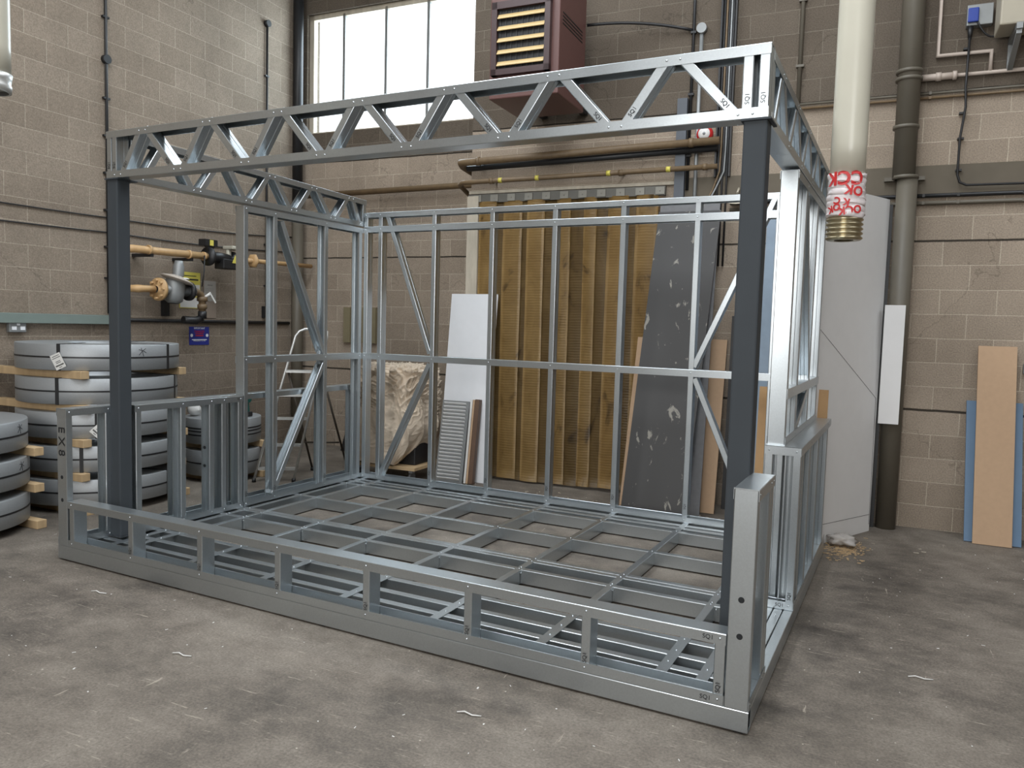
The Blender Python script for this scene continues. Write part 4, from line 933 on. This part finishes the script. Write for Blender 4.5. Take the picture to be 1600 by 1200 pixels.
tag(link('meter_cabinet', b, plain('olive_cabinet', (.2, .17, .10), .7), frame=RM, base=(-6.5, .83, 1.34)), 'olive brown flat cabinet panels on the recessed wall left of the dust sheet', 'cabinet')

# ------------------------------------------------------------------ hanging extraction ducts
def duct(name, label, x, y, zb, r, tape):
    t = thing(name, label, 'duct', (x, y, zb))
    b = newbm(); n = 40; rings = []
    for k in range(30):
        z = (zb+.30 if tape else zb+.085)+(6.55-zb-.3)*k/29
        rings.append([b.verts.new((x+math.cos(2*math.pi*i/n)*r*(1-.05*max(0, math.cos(2*math.pi*i/n*1+1.9))**8+.012*noise.noise(V((i*.3, z*4, 0)))), y+math.sin(2*math.pi*i/n)*r*(1-.10*max(0, math.cos(2*math.pi*i/n+1.75))**10+.012*noise.noise(V((i*.3, z*4, 3)))), z)) for i in range(n)])
    for a, c in zip(rings, rings[1:]):
        for i in range(n): f = b.faces.new((a[i], a[(i+1) % n], c[(i+1) % n], c[i])); f.smooth = True
    b.faces.new(rings[0][::-1]); b.faces.new(rings[-1])
    link('wrapped_tube', b, DUCT, t)
    if tape:
        b = newbm(); pr = []; z = 0
        rings = []
        for k in range(40):
            z = zb+.105+.20*k/39; q = 1.0+.06*abs(math.sin(k*.62))+.05*(1-k/39)
            rings.append([b.verts.new((x+math.cos(2*math.pi*i/n)*r*(q+.11*noise.noise(V((i*.3, z*34, 1)))), y+math.sin(2*math.pi*i/n)*r*(q+.11*noise.noise(V((i*.3, z*34, 5)))), z+.006*math.sin(i*.3+k))) for i in range(n)])
        for a, c in zip(rings, rings[1:]):
            for i in range(n): f = b.faces.new((a[i], a[(i+1) % n], c[(i+1) % n], c[i])); f.smooth = True
        b.faces.new(rings[0][::-1]); b.faces.new(rings[-1]); o = link('tape_wrap', b, TAPE, t)
        # red print bent round the tape, upside down as on the roll
        for s, size, dz, ang, rot in (('CCK', .085, .285, -1.62, math.pi), ('OK', .06, .225, -1.1, math.pi-.15), ('OCK', .05, .135, -1.25, math.pi+.12), ('K C', .045, .175, -1.7, math.pi-.2), ('OK', .045, .145, -2.1, math.pi+.3)):
            bb = text_bm(s, size, Matrix.Rotation(rot, 4, 'Z'), .0006, .035)
            rr = r*1.15 if dz < .24 else r*1.10
            for v in bb.verts:
                th_ = ang+v.co.x/rr; v.co = V((x+math.cos(th_)*(rr+v.co.z), y+math.sin(th_)*(rr+v.co.z), zb+dz+v.co.y))
            link('red_lettering', bb, REDINK, o)
        b = newbm(); pr = [(r*.55, .0)]
        for k in range(6*6+1):
            z = .0+.13*k/36; pr.append((r*(1.0+.07*math.sin(k/6*2*math.pi-1.2)), z))
        lathe(b, pr, (x, y, zb), n=40); cyl(b, (x, y, zb+.12), (x, y, zb+.128), r*.9); cyl(b, (x, y, zb+.03), (x, y, zb+.034), r*.9); link('flexible_end', b, GOLD, t)
    else:
        b = newbm(); lathe(b, [(r*.86, 0), (r*1.0, .0), (r*1.03, .03), (r*.98, .04), (r*1.02, .06), (r*1.07, .085), (r*.9, .086)], (x, y, zb), n=40); cyl(b, (x, y, zb+.02), (x, y, zb+.024), r*.86); link('metal_spigot', b, ALU, t)
duct('extraction_duct', 'hanging cream wrapped duct with red printed tape and ribbed bronze end', .172, .955, 2.062, .079, True)
duct('extraction_duct', 'hanging cream duct with metal end at the top left edge', -3.475, -.885, 2.655, .083, False)

# ------------------------------------------------------------------ litter on the floor
def crumple(name, c, r, mat, label, cat, flat=.35, seed=0, frame=None):
    b = newbm(); bmesh.ops.create_icosphere(b, subdivisions=3, radius=1)
    for v in b.verts:
        n = v.co.normalized(); k = 1+.7*noise.noise(n*2.3+V((seed, 0, 0)))+.3*abs(noise.noise(n*6+V((0, seed, 0))))
        v.co = V((n.x*r*k, n.y*r*k*.8, n.z*r*k*flat))
    for f in b.faces: f.smooth = seed % 2 == 0
    mz = min(v.co.z for v in b.verts)
    for v in b.verts: v.co += V((c[0], c[1], -mz+.0005))
    return tag(link(name, b, mat, frame=frame, base=(c[0], c[1], 0)), label, cat)
bagm, nt, p = nodes('clear_plastic_film'); p.inputs['Base Color'].default_value = (.7, .66, .62, 1); p.inputs['Roughness'].default_value = .25; p.inputs['Transmission Weight'].default_value = .35
crumple('plastic_bag', (.10, 3.26), .09, bagm, 'crumpled clear plastic bag on the floor below the tall pale sheet', 'bag', .45, 4)
def scatter(name, pts, mat, label, cat, mk):
    b = newbm()
    for i, (x, y) in enumerate(pts): mk(b, x, y, i)
    o = tag(link(name, b, mat), label, cat); o['kind'] = 'stuff'; return o
def chip(b, x, y, i):
    s = random.uniform(.004, .018); a = random.random()*6.28; w = s*random.uniform(.15, .5)
    box(b, -s, s, -w, w, .0003, random.uniform(.001, .005), Matrix.Translation(V((x, y, 0))) @ Matrix.Rotation(a, 4, 'Z'))
rnd = random.Random(3)
scatter('wood_shavings', [(.12+rnd.gauss(0, .07), 3.22+rnd.gauss(0, .16)) for _ in range(420)], TIMBER, 'heap of fine wood chips beside the right rear corner of the frame', 'wood shavings', chip)
scatter('floor_debris', [(-1.9+rnd.gauss(0, 1.1), 3.45+rnd.gauss(0, .12)) for _ in range(260)], OLDWOOD, 'scattered chips along the foot of the strip curtain', 'debris', chip)
pts = [(rnd.uniform(-5, 2.2), rnd.uniform(-2.2, 3.6)) for _ in range(300)]
pts = [(x, y) for x, y in pts if not (-4.5 < x < .06 and -.06 < y < 3.1)]
scatter('floor_specks', pts, PAPER, 'small pale flecks and splinters scattered over the concrete floor', 'debris', lambda b, x, y, i: box(b, -(.001+.009*rnd.random()**3), .002+.012*rnd.random()**4, -.0015, .0015+.004*rnd.random()**2, .0003, .0015, Matrix.Translation(V((x, y, 0))) @ Matrix.Rotation(rnd.random()*6, 4, 'Z')))
for i, (x, y, lb) in enumerate(((-2.52, -.62, 'thin curled paper scrap on the floor below the left front of the frame'), (-1.05, -.42, 'pale twisted scrap on the floor near the middle of the front rim'), (.62, .95, 'curled pale shaving on the floor right of the frame'), (-3.62, -.28, 'small pale splinter on the floor in front of the left corner'))):
    b = newbm(); tube(b, [(x-.05, y, .004), (x-.02, y+.012, .008), (x+.02, y+.004, .006), (x+.055, y+.02, .004)], .0028, 6)
    tag(link('paper_scrap', b, PAPER, base=(x, y, 0)), lb, 'litter', 'curled scraps on the floor')
b = newbm(); box(b, -.12, .12, -.05, .05, .0005, .008, Matrix.Translation(V((-1.85, 3.33, 0))) @ Matrix.Rotation(.25, 4, 'Z')); tag(link('board_offcut', b, ORANGE, base=(-1.85, 3.33, 0)), 'small orange brown offcut lying at the foot of the curtain', 'offcut')
